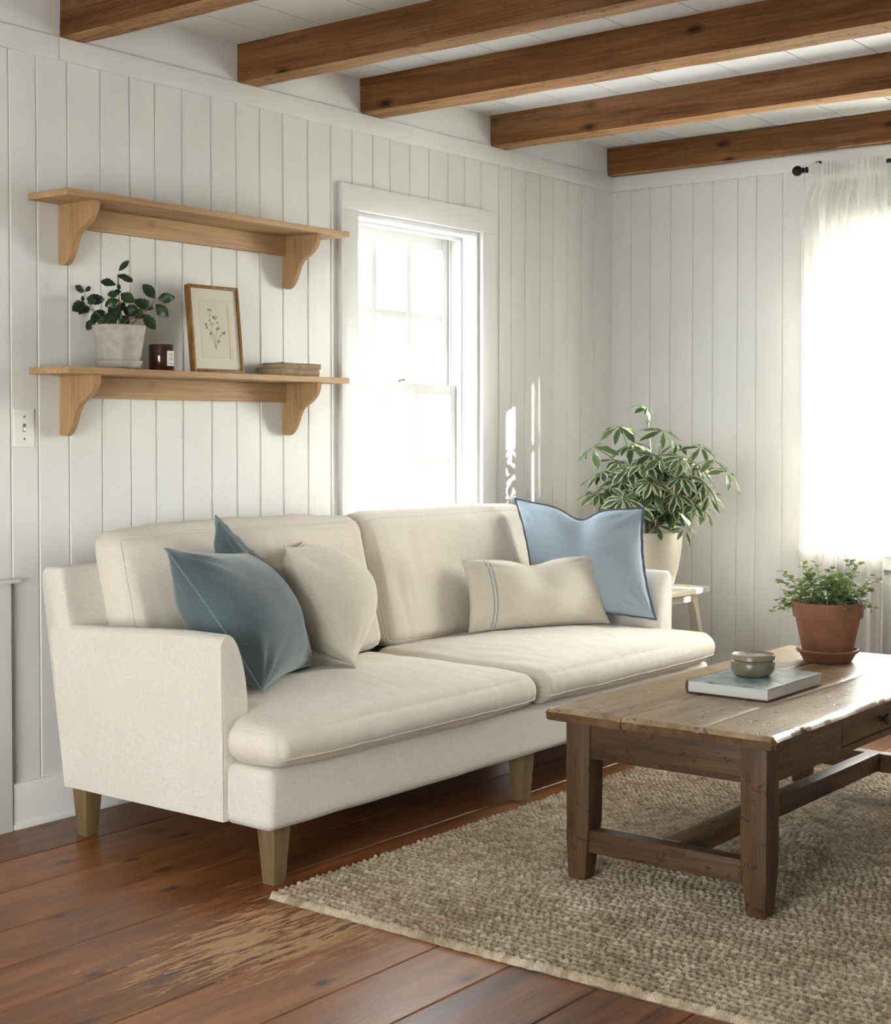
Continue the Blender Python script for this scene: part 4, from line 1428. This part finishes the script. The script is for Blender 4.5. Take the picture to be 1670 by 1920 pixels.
# top of three planks, with worn irregular edges
planks = [(TY0, -2.02), (-2.0185, -1.80), (-1.7985, TY1)]
mb = MB()
for pi, (ya, yb) in enumerate(planks):
    nxp, nyp = 90, 12
    def edge_off(x, y, s):
        return 0.006 * mnoise.noise((x * 5 + s, y * 5, s)) + 0.003 * mnoise.noise((x * 22, y * 22 + s, s))
    def topz(x, y):
        e = min(y - TY0, TY1 - y, x - TX0, TX1 - x)
        rd = 0.010 * (1 - math.sqrt(max(0.0, 1 - (1 - min(1, max(0, e) / 0.016)) ** 2)))
        sm = min(y - ya, yb - y)
        rd += 0.0025 * max(0, 1 - sm / 0.004)
        return TZ - rd + 0.0013 * mnoise.noise((x * 4, y * 9, pi * 3.0)) - 0.001
    tv = [[None] * (nyp + 1) for _ in range(nxp + 1)]
    bv = [[None] * (nyp + 1) for _ in range(nxp + 1)]
    V_, F_ = [], []
    for i in range(nxp + 1):
        si = i / nxp
        si = 0.5 - 0.5 * math.cos(math.pi * si) if True else si
        si = 0.6 * (i / nxp) + 0.4 * si
        for j in range(nyp + 1):
            sj = 0.5 * (j / nyp) + 0.5 * (0.5 - 0.5 * math.cos(math.pi * j / nyp))
            x, y = TX0 + (TX1 - TX0) * si, ya + (yb - ya) * sj
            xx, yy = x, y
            if i == 0 or i == nxp: xx += edge_off(x, y, 2.0 + pi) * 0.8
            if (pi == 0 and j == 0) or (pi == 2 and j == nyp): yy += edge_off(x, y, 5.0) * 0.8
            if (i in (0, nxp)) and ((pi == 0 and j == 0) or (pi == 2 and j == nyp)):
                xx += 0.010 if i == 0 else -0.010; yy += 0.008 if j == 0 else -0.008
            tv[i][j] = len(V_); V_.append((xx, yy, topz(x, y)))
    for i in range(nxp + 1):
        for j in range(nyp + 1):
            x, y, z = V_[tv[i][j]]
            bv[i][j] = len(V_)
            ins = 0.003
            V_.append((x + (ins if i == 0 else -ins if i == nxp else 0), y + (ins if pi == 0 and j == 0 else -ins if pi == 2 and j == nyp else 0), TZ - 0.033))
    for i in range(nxp):
        for j in range(nyp):
            F_.append((tv[i][j], tv[i + 1][j], tv[i + 1][j + 1], tv[i][j + 1]))
            F_.append((bv[i][j], bv[i][j + 1], bv[i + 1][j + 1], bv[i + 1][j]))
    for i in range(nxp):
        F_.append((tv[i][0], bv[i][0], bv[i + 1][0], tv[i + 1][0])); F_.append((tv[i][nyp], tv[i + 1][nyp], bv[i + 1][nyp], bv[i][nyp]))
    for j in range(nyp):
        F_.append((tv[0][j], tv[0][j + 1], bv[0][j + 1], bv[0][j])); F_.append((tv[nxp][j], bv[nxp][j], bv[nxp][j + 1], tv[nxp][j + 1]))
    mb.add(V_, F_)
tt = mb.build('tabletop', M['top'], tab, angle=50)
tt.data.materials.append(M['topedge'])      # the sawn ends and edges were never scrubbed
for p_ in tt.data.polygons:
    if abs(p_.normal.z) < 0.6: p_.material_index = 1
LS = 0.070
lx = [-2.852, -1.490 + 0.0]
ly = [-2.192, -1.617 - LS]
zt_ = TZ - 0.0335
for i, x in enumerate(lx):
    for j, y in enumerate(ly):
        # straight outer faces, inner faces taper in below the stretcher
        ox = 0 if i == 0 else LS
        mbl = MB()
        rings = []
        for z, k in ((RT, 0.74), (RT + 0.10, 0.93), (RT + 0.15, 1.0), (0.30, 1.0), (zt_, 1.02)):
            w = LS * k
            xa = x if i == 0 else x + LS - w
            ya_ = y if j == 0 else y + LS - w
            if z < 0.05:
                xa += 0.004 if i == 0 else -0.004; ya_ += 0.004 if j == 0 else -0.004
            jz = lambda: rnd.uniform(-.0012, .0012)
            rings.append([(xa + jz(), ya_ + jz(), z), (xa + w + jz(), ya_ + jz(), z), (xa + w + jz(), ya_ + w + jz(), z), (xa + jz(), ya_ + w + jz(), z)])
        mbl.rings(rings).build('leg', M['tbl'], tab, bevel=0.004, angle=40)
# aprons
za = 0.342
MB().box(lx[0] + 0.006, lx[0] + 0.030, ly[0] + LS - .004, ly[1] + .004, za, zt_).build('apron', M['tbly'], tab, bevel=0.003)
MB().box(lx[1] + 0.04, lx[1] + 0.064, ly[0] + LS - .004, ly[1] + .004, za, zt_).build('apron', M['tbly'], tab, bevel=0.003)
MB().box(lx[0] + LS - .004, lx[1] + .004, ly[1] + LS - .030, ly[1] + LS - .006, za, zt_).build('apron', M['tblx'], tab, bevel=0.003)
dx0, dx1 = -2.398, -1.865
yf = ly[0] + 0.004
mb = MB()
mb.box(lx[0] + LS - .004, dx0, yf, yf + 0.024, za, zt_).box(dx1, lx[1] + .004, yf, yf + 0.024, za, zt_)
mb.box(dx0, dx1, yf, yf + 0.024, za, za + 0.018)
mb.build('apron', M['tblx'], tab, bevel=0.002)
dr = MB().box(dx0 + 0.009, dx1 - 0.004, yf + 0.002, yf + 0.022, za + 0.020, zt_ - 0.003).box(dx0 + 0.02, dx1 - 0.02, yf + 0.022, yf + 0.40, za + 0.024, zt_ - 0.01).build('drawer', M['tblx'], tab, bevel=0.002)
kx = -2.132; kz = (za + 0.020 + zt_) / 2
n = 24
kp = [(0.0065, 0.003), (0.0065, -0.010), (0.010, -0.013), (0.0155, -0.017), (0.0165, -0.021), (0.0135, -0.0255), (0.006, -0.0275)]
MB().rings([[(kx + r * math.cos(6.28318 * i / n), yf + d, kz + r * math.sin(6.28318 * i / n)) for i in range(n)] for r, d in kp]).build('knob', M['bronze'], dr)
# H stretcher
zs0, zs1 = 0.092, 0.152
MB().box(lx[0] + 0.010, lx[0] + 0.055, ly[0] + LS * .9, ly[1] + LS * .1, zs0, zs1).build('stretcher', M['tbly'], tab, bevel=0.004)
MB().box(lx[1] + 0.015, lx[1] + 0.060, ly[0] + LS * .9, ly[1] + LS * .1, zs0, zs1).build('stretcher', M['tbly'], tab, bevel=0.004)
MB().box(lx[0] + 0.053, lx[1] + 0.017, -1.928, -1.880, zs0 + 0.006, zs1 + 0.004).build('stretcher', M['tblx'], tab, bevel=0.004)

# --- book on the table
bx0, bx1, by0, by1 = -2.456, -2.106, -2.004, -1.757
bz0, bz1 = TZ + 0.0006, TZ + 0.035
root = empty('hardback_book', ((bx0 + bx1) / 2, (by0 + by1) / 2, bz0), 'large hardback picture book lying on the coffee table under the lidded jar', 'book')
MB().box(bx0, bx1, by0, by1, bz1 - 0.0028, bz1).build('front_cover', M['cover'], root, bevel=0.0008)
MB().box(bx0, bx1, by0, by1, bz0, bz0 + 0.0028).build('back_cover', M['spine'], root, bevel=0.0008)
sp = [(by1 + 0.004 * math.sin(math.pi * i / 8), bz0 + (bz1 - bz0) * i / 8) for i in range(9)] + [(by1 - 0.003, bz1), (by1 - 0.003, bz0)]
MB().prism(sp, 'x', bx0, bx1).build('spine', M['spine'], root, angle=50)
MB().box(bx0 + 0.003, bx1 - 0.003, by0 + 0.003, by1 - 0.0032, bz0 + 0.003, bz1 - 0.003).build('page_block', M['pages'], root, bevel=0.0008)

# --- lidded jar
jc = Vector((-2.272, -1.868, bz1 + 0.0004))
root = empty('lidded_jar', jc, 'small round glazed stoneware jar with a lid on top of the picture book', 'jar')
MB().lathe([(0, 0), (0.045, 0), (0.053, 0.005), (0.0605, 0.014), (0.063, 0.024), (0.0625, 0.036), (0.0605, 0.043), (0.0585, 0.0455), (0.0, 0.0455)], jc, 56).build('body', M['jar'], root, angle=50)
MB().lathe([(0, 0.0458), (0.0585, 0.0458), (0.0615, 0.0475), (0.0615, 0.0590), (0.0595, 0.0620), (0.0565, 0.0615), (0.052, 0.0585), (0.030, 0.0580), (0, 0.0583)], jc, 56).build('lid', M['jarlid'], root, angle=50)

# --- terracotta plant
tc = Vector((-1.660, -1.825, TZ + 0.0003))
root = empty('potted_plant', tc, 'small bushy round-leaved plant in a terracotta pot with saucer on the coffee table', 'potted plant')
MB().lathe([(0, 0), (0.074, 0), (0.078, 0.006), (0.088, 0.024), (0.096, 0.029), (0.0985, 0.033), (0.0975, 0.0375), (0.093, 0.039), (0.088, 0.036), (0.080, 0.018), (0.074, 0.010), (0, 0.010)], tc, 64).build('saucer', M['terra'], root, angle=40)
MB().lathe([(0, 0.0105), (0.073, 0.0105), (0.076, 0.014), (0.1005, 0.136), (0.1015, 0.139), (0.1085, 0.140), (0.1125, 0.184), (0.111, 0.188), (0.105, 0.188), (0.102, 0.184), (0.098, 0.168), (0, 0.168)], tc, 64).build('pot', M['terra'], root, angle=40)
MB().lathe([(0, 0.1675), (0.0985, 0.1675), (0.0985, 0.174), (0.05, 0.177), (0, 0.176)], tc, 32, 0.02).build('soil', M['soil'], root)
lv, stm = Leaves(), MB()
tips = []
pxt = [(1505, 1060), (1528, 1056), (1465, 1072), (1460, 1092), (1447, 1143), (1462, 1125), (1512, 1078), (1560, 1068), (1590, 1056), (1605, 1060), (1600, 1075), (1580, 1085), (1640, 1082), (1648, 1090), (1632, 1108), (1640, 1143), (1618, 1125), (1535, 1085), (1490, 1085), (1475, 1110),
       (1495, 1105), (1470, 1140), (1550, 1090), (1570, 1100), (1598, 1098), (1610, 1110), (1500, 1120), (1525, 1110), (1545, 1118), (1580, 1120), (1560, 1130), (1485, 1130), (1515, 1135), (1600, 1135), (1540, 1140), (1575, 1140)]
td = depth_of(tc)
for k, (u, v) in enumerate(pxt):
    tip = at_depth(u, v, td + rnd.uniform(-0.09, 0.09) * (1 if abs(u - 1549) < 70 else 0.5))
    tips.append(tip)
for k in range(30):
    a = rnd.uniform(0, 6.283); r = rnd.uniform(0.02, 0.12); h = rnd.uniform(0.19, 0.275) - r * 0.25
    tips.append(tc + Vector((r * math.cos(a), r * math.sin(a), h)))
for k, tip in enumerate(tips):
    d0 = Vector((tip.x - tc.x, tip.y - tc.y, 0))
    base = tc + Vector((0, 0, 0.172)) + d0 * min(0.5, 0.06 / max(d0.length, 1e-4)) + Vector((rnd.uniform(-.015, .015), rnd.uniform(-.015, .015), 0))
    ctrl = base * 0.5 + tip * 0.5 + Vector((0, 0, 0.03 + rnd.uniform(-0.01, 0.02)))
    path = bez(base, ctrl, tip, 9)
    stm.tube(path, lambda s: 0.0011 - 0.0005 * s, 5)
    nl = rnd.randint(4, 6)
    for q in range(nl):
        s = 0.25 + 0.75 * (q + 1) / nl
        fi = s * 9
        i0 = min(8, int(fi)); p = path[i0].lerp(path[i0 + 1], fi - i0)
        tang = (path[i0 + 1] - path[i0]).normalized()
        for sd in ((-1, 1) if q < nl - 1 else (-1, 0, 1)):
            a = rnd.uniform(0, 6.283)
            dirv = (tang * 0.5 + Vector((math.cos(a), math.sin(a), rnd.uniform(-.2, .5)))).normalized()
            L = rnd.uniform(0.014, 0.027)
            lv.leaf(p + dirv * 0.004, dirv, Vector((rnd.uniform(-.5, .5), rnd.uniform(-.5, .5), 1)), L, L * rnd.uniform(0.8, 1.0), rnd.uniform(0.0, .3), 0.12, 0.0, rnd.random(), 5, 0.5, edge_add=rnd.uniform(-.1, .12), seed=k + q)
stm.build('stem', M['greenstem'], root)
lv.build('foliage', M['ivy'], root, angle=80)

# ================================================================== STOOL AND CORNER PLANT
STZ = 0.530
sx0, sx1, sy0, sy1 = -0.835, -0.365, -0.725, -0.435
root = empty('stool', ((sx0 + sx1) / 2, (sy0 + sy1) / 2, 0), 'small white wooden stool with splayed legs behind the right arm of the sofa', 'stool')
MB().box(sx0, sx1, sy0, sy1, STZ - 0.024, STZ).build('seat', M['stool'], root, bevel=0.006, seg=3)
mb = MB()
mb.box(sx0 + .05, sx1 - .05, sy0 + .045, sy0 + .063, STZ - 0.062, STZ - 0.0245).box(sx0 + .05, sx1 - .05, sy1 - .063, sy1 - .045, STZ - 0.062, STZ - 0.0245)
mb.box(sx0 + .05, sx0 + .068, sy0 + .063, sy1 - .063, STZ - 0.062, STZ - 0.0245).box(sx1 - .068, sx1 - .05, sy0 + .063, sy1 - .063, STZ - 0.062, STZ - 0.0245)
mb.build('apron', M['stool'], root, bevel=0.002)
for sx, sy in ((-1, -1), (1, -1), (1, 1), (-1, 1)):
    cx_, cy_ = (sx0 + sx1) / 2, (sy0 + sy1) / 2
    hx, hy = (sx1 - sx0) / 2 - 0.065, (sy1 - sy0) / 2 - 0.058
    MB().taper(((cx_ + sx * (hx + 0.075), cy_ + sy * (hy + 0.05)), (cx_ + sx * hx, cy_ + sy * hy)), 0.013, 0.018, 0.0, STZ - 0.0245).build('leg', M['stool'], root, bevel=0.003)

kc = Vector((-0.615, -0.580, STZ + 0.0004))
root = empty('potted_plant', kc, 'large variegated umbrella plant in a cream pot on the white stool in the corner', 'potted plant')
MB().lathe([(0, 0), (0.072, 0), (0.080, 0.004), (0.094, 0.03), (0.110, 0.085), (0.121, 0.15), (0.1265, 0.215), (0.1275, 0.238), (0.1245, 0.243), (0.1205, 0.238), (0.118, 0.215), (0, 0.212)], kc, 64).build('pot', M['creamglaze'], root, angle=50)
MB().lathe([(0, 0.2115), (0.1185, 0.2115), (0.117, 0.222), (0.06, 0.226), (0, 0.225)], kc, 32, 0.02).build('soil', M['soil'], root)
lv, stm, trunk = Leaves(), MB(), MB()
kd = depth_of(kc)
trunks = []
for a, h, r in ((0.4, 0.20, 0.013), (2.3, 0.24, 0.010), (4.4, 0.16, 0.009)):
    b0 = kc + Vector((0.02 * math.cos(a), 0.02 * math.sin(a), 0.215))
    b2 = b0 + Vector((0.05 * math.cos(a), 0.05 * math.sin(a), h))
    b1 = b0 + Vector((0.01 * math.cos(a + 1), 0.01 * math.sin(a + 1), h * .5))
    pth = bez(b0, b1, b2, 8)
    trunk.tube(pth, (lambda r: lambda s: r * (1 - 0.4 * s))(r), 10)
    trunks.append(pth)
trunk.build('trunk', M['branch'], root)
# (u, v, radius in px, cream amount, kind)  cluster centres read off the photograph and given their own depths
cl = [(1213, 764, 26, -.1, 0), (1162, 800, 34, -.1, 0), (1112, 838, 36, -.1, 0), (1243, 808, 36, -.05, 0), (1270, 834, 26, 0, 0), (1314, 838, 28, 0, 0), (1336, 862, 32, 0, 0), (1362, 884, 34, -.05, 0),
      (1183, 832, 36, .12, 1), (1205, 868, 40, .10, 1), (1130, 884, 36, .10, 1), (1164, 900, 38, .05, 1), (1222, 850, 34, .05, 1), (1304, 868, 42, .30, 1), (1282, 862, 34, .34, 1), (1262, 900, 38, .16, 1),
      (1190, 912, 40, -.1, 1), (1222, 920, 42, -.15, 1), (1250, 884, 36, 0, 1), (1290, 915, 36, .26, 1), (1318, 905, 36, .18, 1), (1328, 930, 34, .28, 1), (1272, 945, 34, .28, 1), (1258, 962, 26, .22, 1),
      (1205, 945, 34, -.2, 1), (1175, 940, 34, -.15, 1), (1145, 925, 34, 0, 1), (1122, 925, 30, 0, 1), (1142, 955, 28, -.1, 0), (1232, 985, 24, -.1, 0), (1300, 945, 32, .1, 1), (1318, 955, 32, 0, 0), (1282, 990, 22, .22, 0), (1240, 930, 36, -.1, 1), (1216, 895, 34, 0, 1), (1180, 875, 34, .05, 1), (1268, 925, 30, .2, 1)]
for _ in range(26):
    a_, r_ = rnd.uniform(0, 6.283), math.sqrt(rnd.random())
    cl.append((1232 + 88 * r_ * math.cos(a_), 902 + 58 * r_ * math.sin(a_), 33, rnd.uniform(-.15, .3), 1))
for k, (u, v, rp, ca, kd_) in enumerate(cl):
    dd = kd + rnd.uniform(-0.17, 0.12) if rp != 33 else kd + rnd.uniform(-0.22, 0.2)
    if u > 1320: dd = kd - 0.10 - (u - 1320) * 0.0016
    if k in (0, 1, 2): dd = kd + (0.05, 0.05, -0.1)[k]
    c = at_depth(u, v, dd)
    c.x = min(c.x, -0.13); c.y = min(c.y, -0.13)
    R = rp / F_PX * dd
    out = Vector((c.x - kc.x, c.y - kc.y, 0))
    axis = (Vector((0, 0, 1)) + out * 1.0 + Vector((-0.35, -0.3, 0)) + Vector((rnd.uniform(-.45, .45), rnd.uniform(-.45, .45), rnd.uniform(-.2, .2)))).normalized()
    # petiole
    tp = trunks[k % 3][rnd.randint(4, 8)]
    mid = tp * 0.45 + c * 0.55 + Vector((0, 0, 0.05))
    stm.tube(bez(tp, mid, c, 8), lambda s: 0.0026 - 0.0013 * s, 6)
    e1 = axis.orthogonal().normalized(); e2 = axis.cross(e1)
    nl = rnd.randint(7, 9) if kd_ else rnd.randint(5, 6)
    a0 = rnd.uniform(0, 6.28)
    for q in range(nl):
        a = a0 + 6.283 * q / nl + rnd.uniform(-.12, .12)
        d = e1 * math.cos(a) + e2 * math.sin(a) + axis * rnd.uniform(-0.30, 0.12) + Vector((0, 0, -0.22))
        L = R * rnd.uniform(1.05, 1.4)
        p0 = c + d.normalized() * 0.010
        tipp = p0 + d.normalized() * L
        if tipp.x > -0.02 or tipp.y > -0.02: continue
        lv.leaf(p0, d, axis, L, L * rnd.uniform(0.33, 0.42), rnd.uniform(.10, .40), 0.16, 0.0, rnd.random() * 0.8 + (0.35 if not kd_ else 0), 7, 0.56, edge_add=ca * 0.9, seed=k * 9 + q)
stm.build('stem', M['greenstem'], root)
lv.build('foliage', M['schef'], root, angle=80)

# ================================================================== CURTAIN AND ROD
rodx, rodz = -0.095, 2.322
root = empty('curtain_rod', (rodx, -1.40, rodz), 'thin black iron curtain rod with a ball finial on the far wall', 'curtain rod')
MB().tube([(rodx, -1.035, rodz), (rodx, -1.9, rodz)], 0.0085, 14).build('rod', M['black'], root)
n = 20
fin = [(0.009, -1.038), (0.013, -1.036), (0.013, -1.030), (0.008, -1.028), (0.007, -1.022), (0.012, -1.019), (0.012, -1.014), (0.008, -1.011)]
for i in range(9):
    a = math.pi * i / 8
    fin.append((max(0.001, 0.0225 * math.sin(a)), -1.012 + 0.0225 * (1 - math.cos(a))))
fin = [f for k, f in enumerate(fin) if not (k == 8)]
MB().rings([[(rodx + r * math.cos(6.2832 * i / n), y, rodz + r * math.sin(6.2832 * i / n)) for i in range(n)] for r, y in fin]).build('finial', M['black'], root)
for yb in (-1.055, -1.86):
    mb = MB().box(-0.0055, -0.0005 - 0.019, yb - .011, yb + .011, rodz + 0.002, rodz + 0.03) if False else MB()
    mb.box(-0.024, -0.0195, yb - .012, yb + .012, rodz - 0.02, rodz + 0.045)
    mb.tube([(-0.022, yb, rodz - 0.002), (-0.05, yb, rodz - 0.012), (rodx + 0.012, yb, rodz - 0.016), (rodx, yb, rodz - 0.0125), (rodx - 0.0085, yb, rodz - 0.006)], 0.005, 8)
    mb.build('bracket', M['black'], root)


def curtain(y0, y1, label, seed):
    ns, nz = 260, 70
    ztop, zbot = rodz + 0.020, 0.012
    V, Fc = [], []
    W = y1 - y0
    for j in range(nz + 1):
        s = j / nz
        z = ztop + (zbot - ztop) * (s ** 1.15)
        g = smooth01(ztop - 0.03, ztop - 0.30, z)         # folds open out below the gathered heading
        for i in range(ns + 1):
            t_ = i / ns
            y = y0 + W * t_ - 0.048 * (1 - t_) * smooth01(rodz - 0.16, rodz - 0.01, z)
            f1 = math.sin(2 * math.pi * (t_ * 6.5 + 0.35 * math.sin(t_ * 7 + seed))) 
            f2 = math.sin(2 * math.pi * (t_ * 19 + 0.6 * math.sin(t_ * 11 + seed)))
            ripple = (1 - g) * 0.007 * f2 + g * (0.028 * f1 + 0.004 * f2)
            x = rodx - 0.0005 + ripple
            # pocket: the cloth passes over the front of the rod
            pk_ = smooth01(rodz - 0.075, rodz - 0.025, z)
            x = x * (1 - pk_) + pk_ * (rodx - 0.0125 - 0.006 * (1 + f2))
            x += 0.012 * g * mnoise.noise((t_ * 3 + seed, z * 0.7, 2.0))
            y += 0.010 * g * mnoise.noise((t_ * 4, z * 0.8 + seed, 5.0)) + 0.006 * math.sin(z * 1.9 + seed) * g
            V.append((min(x, -0.052 if 0.55 < z < 0.75 else -0.03), y, z + (0.004 * f2 if j == 0 else 0)))
    for j in range(nz):
        for i in range(ns):
            a = j * (ns + 1) + i
            Fc.append((a, a + 1, a + ns + 2, a + ns + 1))
    o = MB().add(V, Fc).build('sheer_curtain', M['voile'], angle=180)
    tag(o, label, 'curtain')
    return o


curtain(-1.000, -1.395, 'floor-length sheer white curtain hanging over the window on the far wall', 2.0)

# ================================================================== LIGHT
w = bpy.data.worlds.new('overcast_sky')
SC.world = w
w.use_nodes = True
nt = w.node_tree
nt.nodes.clear()
out = nt.nodes.new('ShaderNodeOutputWorld')
bg = nt.nodes.new('ShaderNodeBackground')
tcn = nt.nodes.new('ShaderNodeTexCoord')
sp_ = nt.nodes.new('ShaderNodeSeparateXYZ')
rp_ = nt.nodes.new('ShaderNodeValToRGB')
mr = nt.nodes.new('ShaderNodeMapRange')
nt.links.new(tcn.outputs['Generated'], sp_.inputs[0])
nt.links.new(sp_.outputs[2], mr.inputs[0])
mr.inputs[1].default_value = -1; mr.inputs[2].default_value = 1
nt.links.new(mr.outputs[0], rp_.inputs[0])
el = rp_.color_ramp.elements
el[0].position = 0.40; el[0].color = (0.56, 0.56, 0.55, 1)
el[1].position = 0.52; el[1].color = (1.0, 0.992, 0.972, 1)
e3 = el.new(0.85); e3.color = (0.89, 0.92, 0.97, 1)
# the sky is brighter and warmer on the sun's side of the house, dimmer and bluer on the other
mr2 = nt.nodes.new('ShaderNodeMapRange')
dotn = nt.nodes.new('ShaderNodeVectorMath'); dotn.operation = 'DOT_PRODUCT'
nt.links.new(tcn.outputs['Generated'], dotn.inputs[0])
dotn.inputs[1].default_value = (0.457, -0.889, 0.0)
nt.links.new(dotn.outputs['Value'], mr2.inputs[0])
mr2.inputs[1].default_value = -0.32; mr2.inputs[2].default_value = 0.9
rp2 = nt.nodes.new('ShaderNodeValToRGB')
nt.links.new(mr2.outputs[0], rp2.inputs[0])
rp2.color_ramp.elements[0].color = (0.60, 0.63, 0.67, 1)
rp2.color_ramp.elements[1].color = (2.2, 2.15, 2.06, 1)
mul = nt.nodes.new('ShaderNodeMix'); mul.data_type = 'RGBA'; mul.blend_type = 'MULTIPLY'; mul.inputs[0].default_value = 1.0
nt.links.new(rp_.outputs[0], mul.inputs[6]); nt.links.new(rp2.outputs[0], mul.inputs[7])
nt.links.new(mul.outputs[2], bg.inputs[0])
bg.inputs[1].default_value = 1.3
nt.links.new(bg.outputs[0], out.inputs[0])

sd = bpy.data.lights.new('sun', 'SUN')
sd.energy = 6.0
sd.angle = math.radians(0.7)
sd.color = (1.0, 0.95, 0.87)
so = bpy.data.objects.new('sun', sd)
COL.objects.link(so)
el_ = math.radians(17.5)
sdir = Vector((-0.457 * math.cos(el_), 0.889 * math.cos(el_), -math.sin(el_)))
so.rotation_euler = sdir.to_track_quat('-Z', 'Y').to_euler()
so.location = (3, -6, 4)


def portal(name, loc, sx, sy, direction):
    d = bpy.data.lights.new(name, 'AREA')
    d.shape = 'RECTANGLE'
    d.size, d.size_y = sx, sy
    d.cycles.is_portal = True
    o = bpy.data.objects.new(name, d)
    COL.objects.link(o)
    o.location = loc
    o.rotation_euler = Vector(direction).to_track_quat('-Z', 'Z').to_euler()


def mid(W): return (W['u0'] + W['u1']) / 2, (W['z0'] + W['z1']) / 2, W['u1'] - W['u0'], W['z1'] - W['z0']


for W, T, d in ((W1, to_back, (0, -1, 0)), (W2, to_right, (-1, 0, 0)), (W3, to_left, (1, 0, 0))):
    u, z, a, b = mid(W)
    portal('window_daylight', T(u, WT + 0.02, z), a, b, d)

vs = SC.view_settings
vs.view_transform = 'Standard'
vs.look = 'None'
vs.gamma = 1.0
vs.use_curve_mapping = False
vs.exposure = 4.36

# light paths: enough bounces for a white room, none wasted
cy = SC.cycles
cy.max_bounces = 5
cy.diffuse_bounces = 3
cy.glossy_bounces = 2
cy.transmission_bounces = 3
cy.transparent_max_bounces = 7
cy.caustics_reflective = False
cy.caustics_refractive = False
cy.adaptive_threshold = 0.06
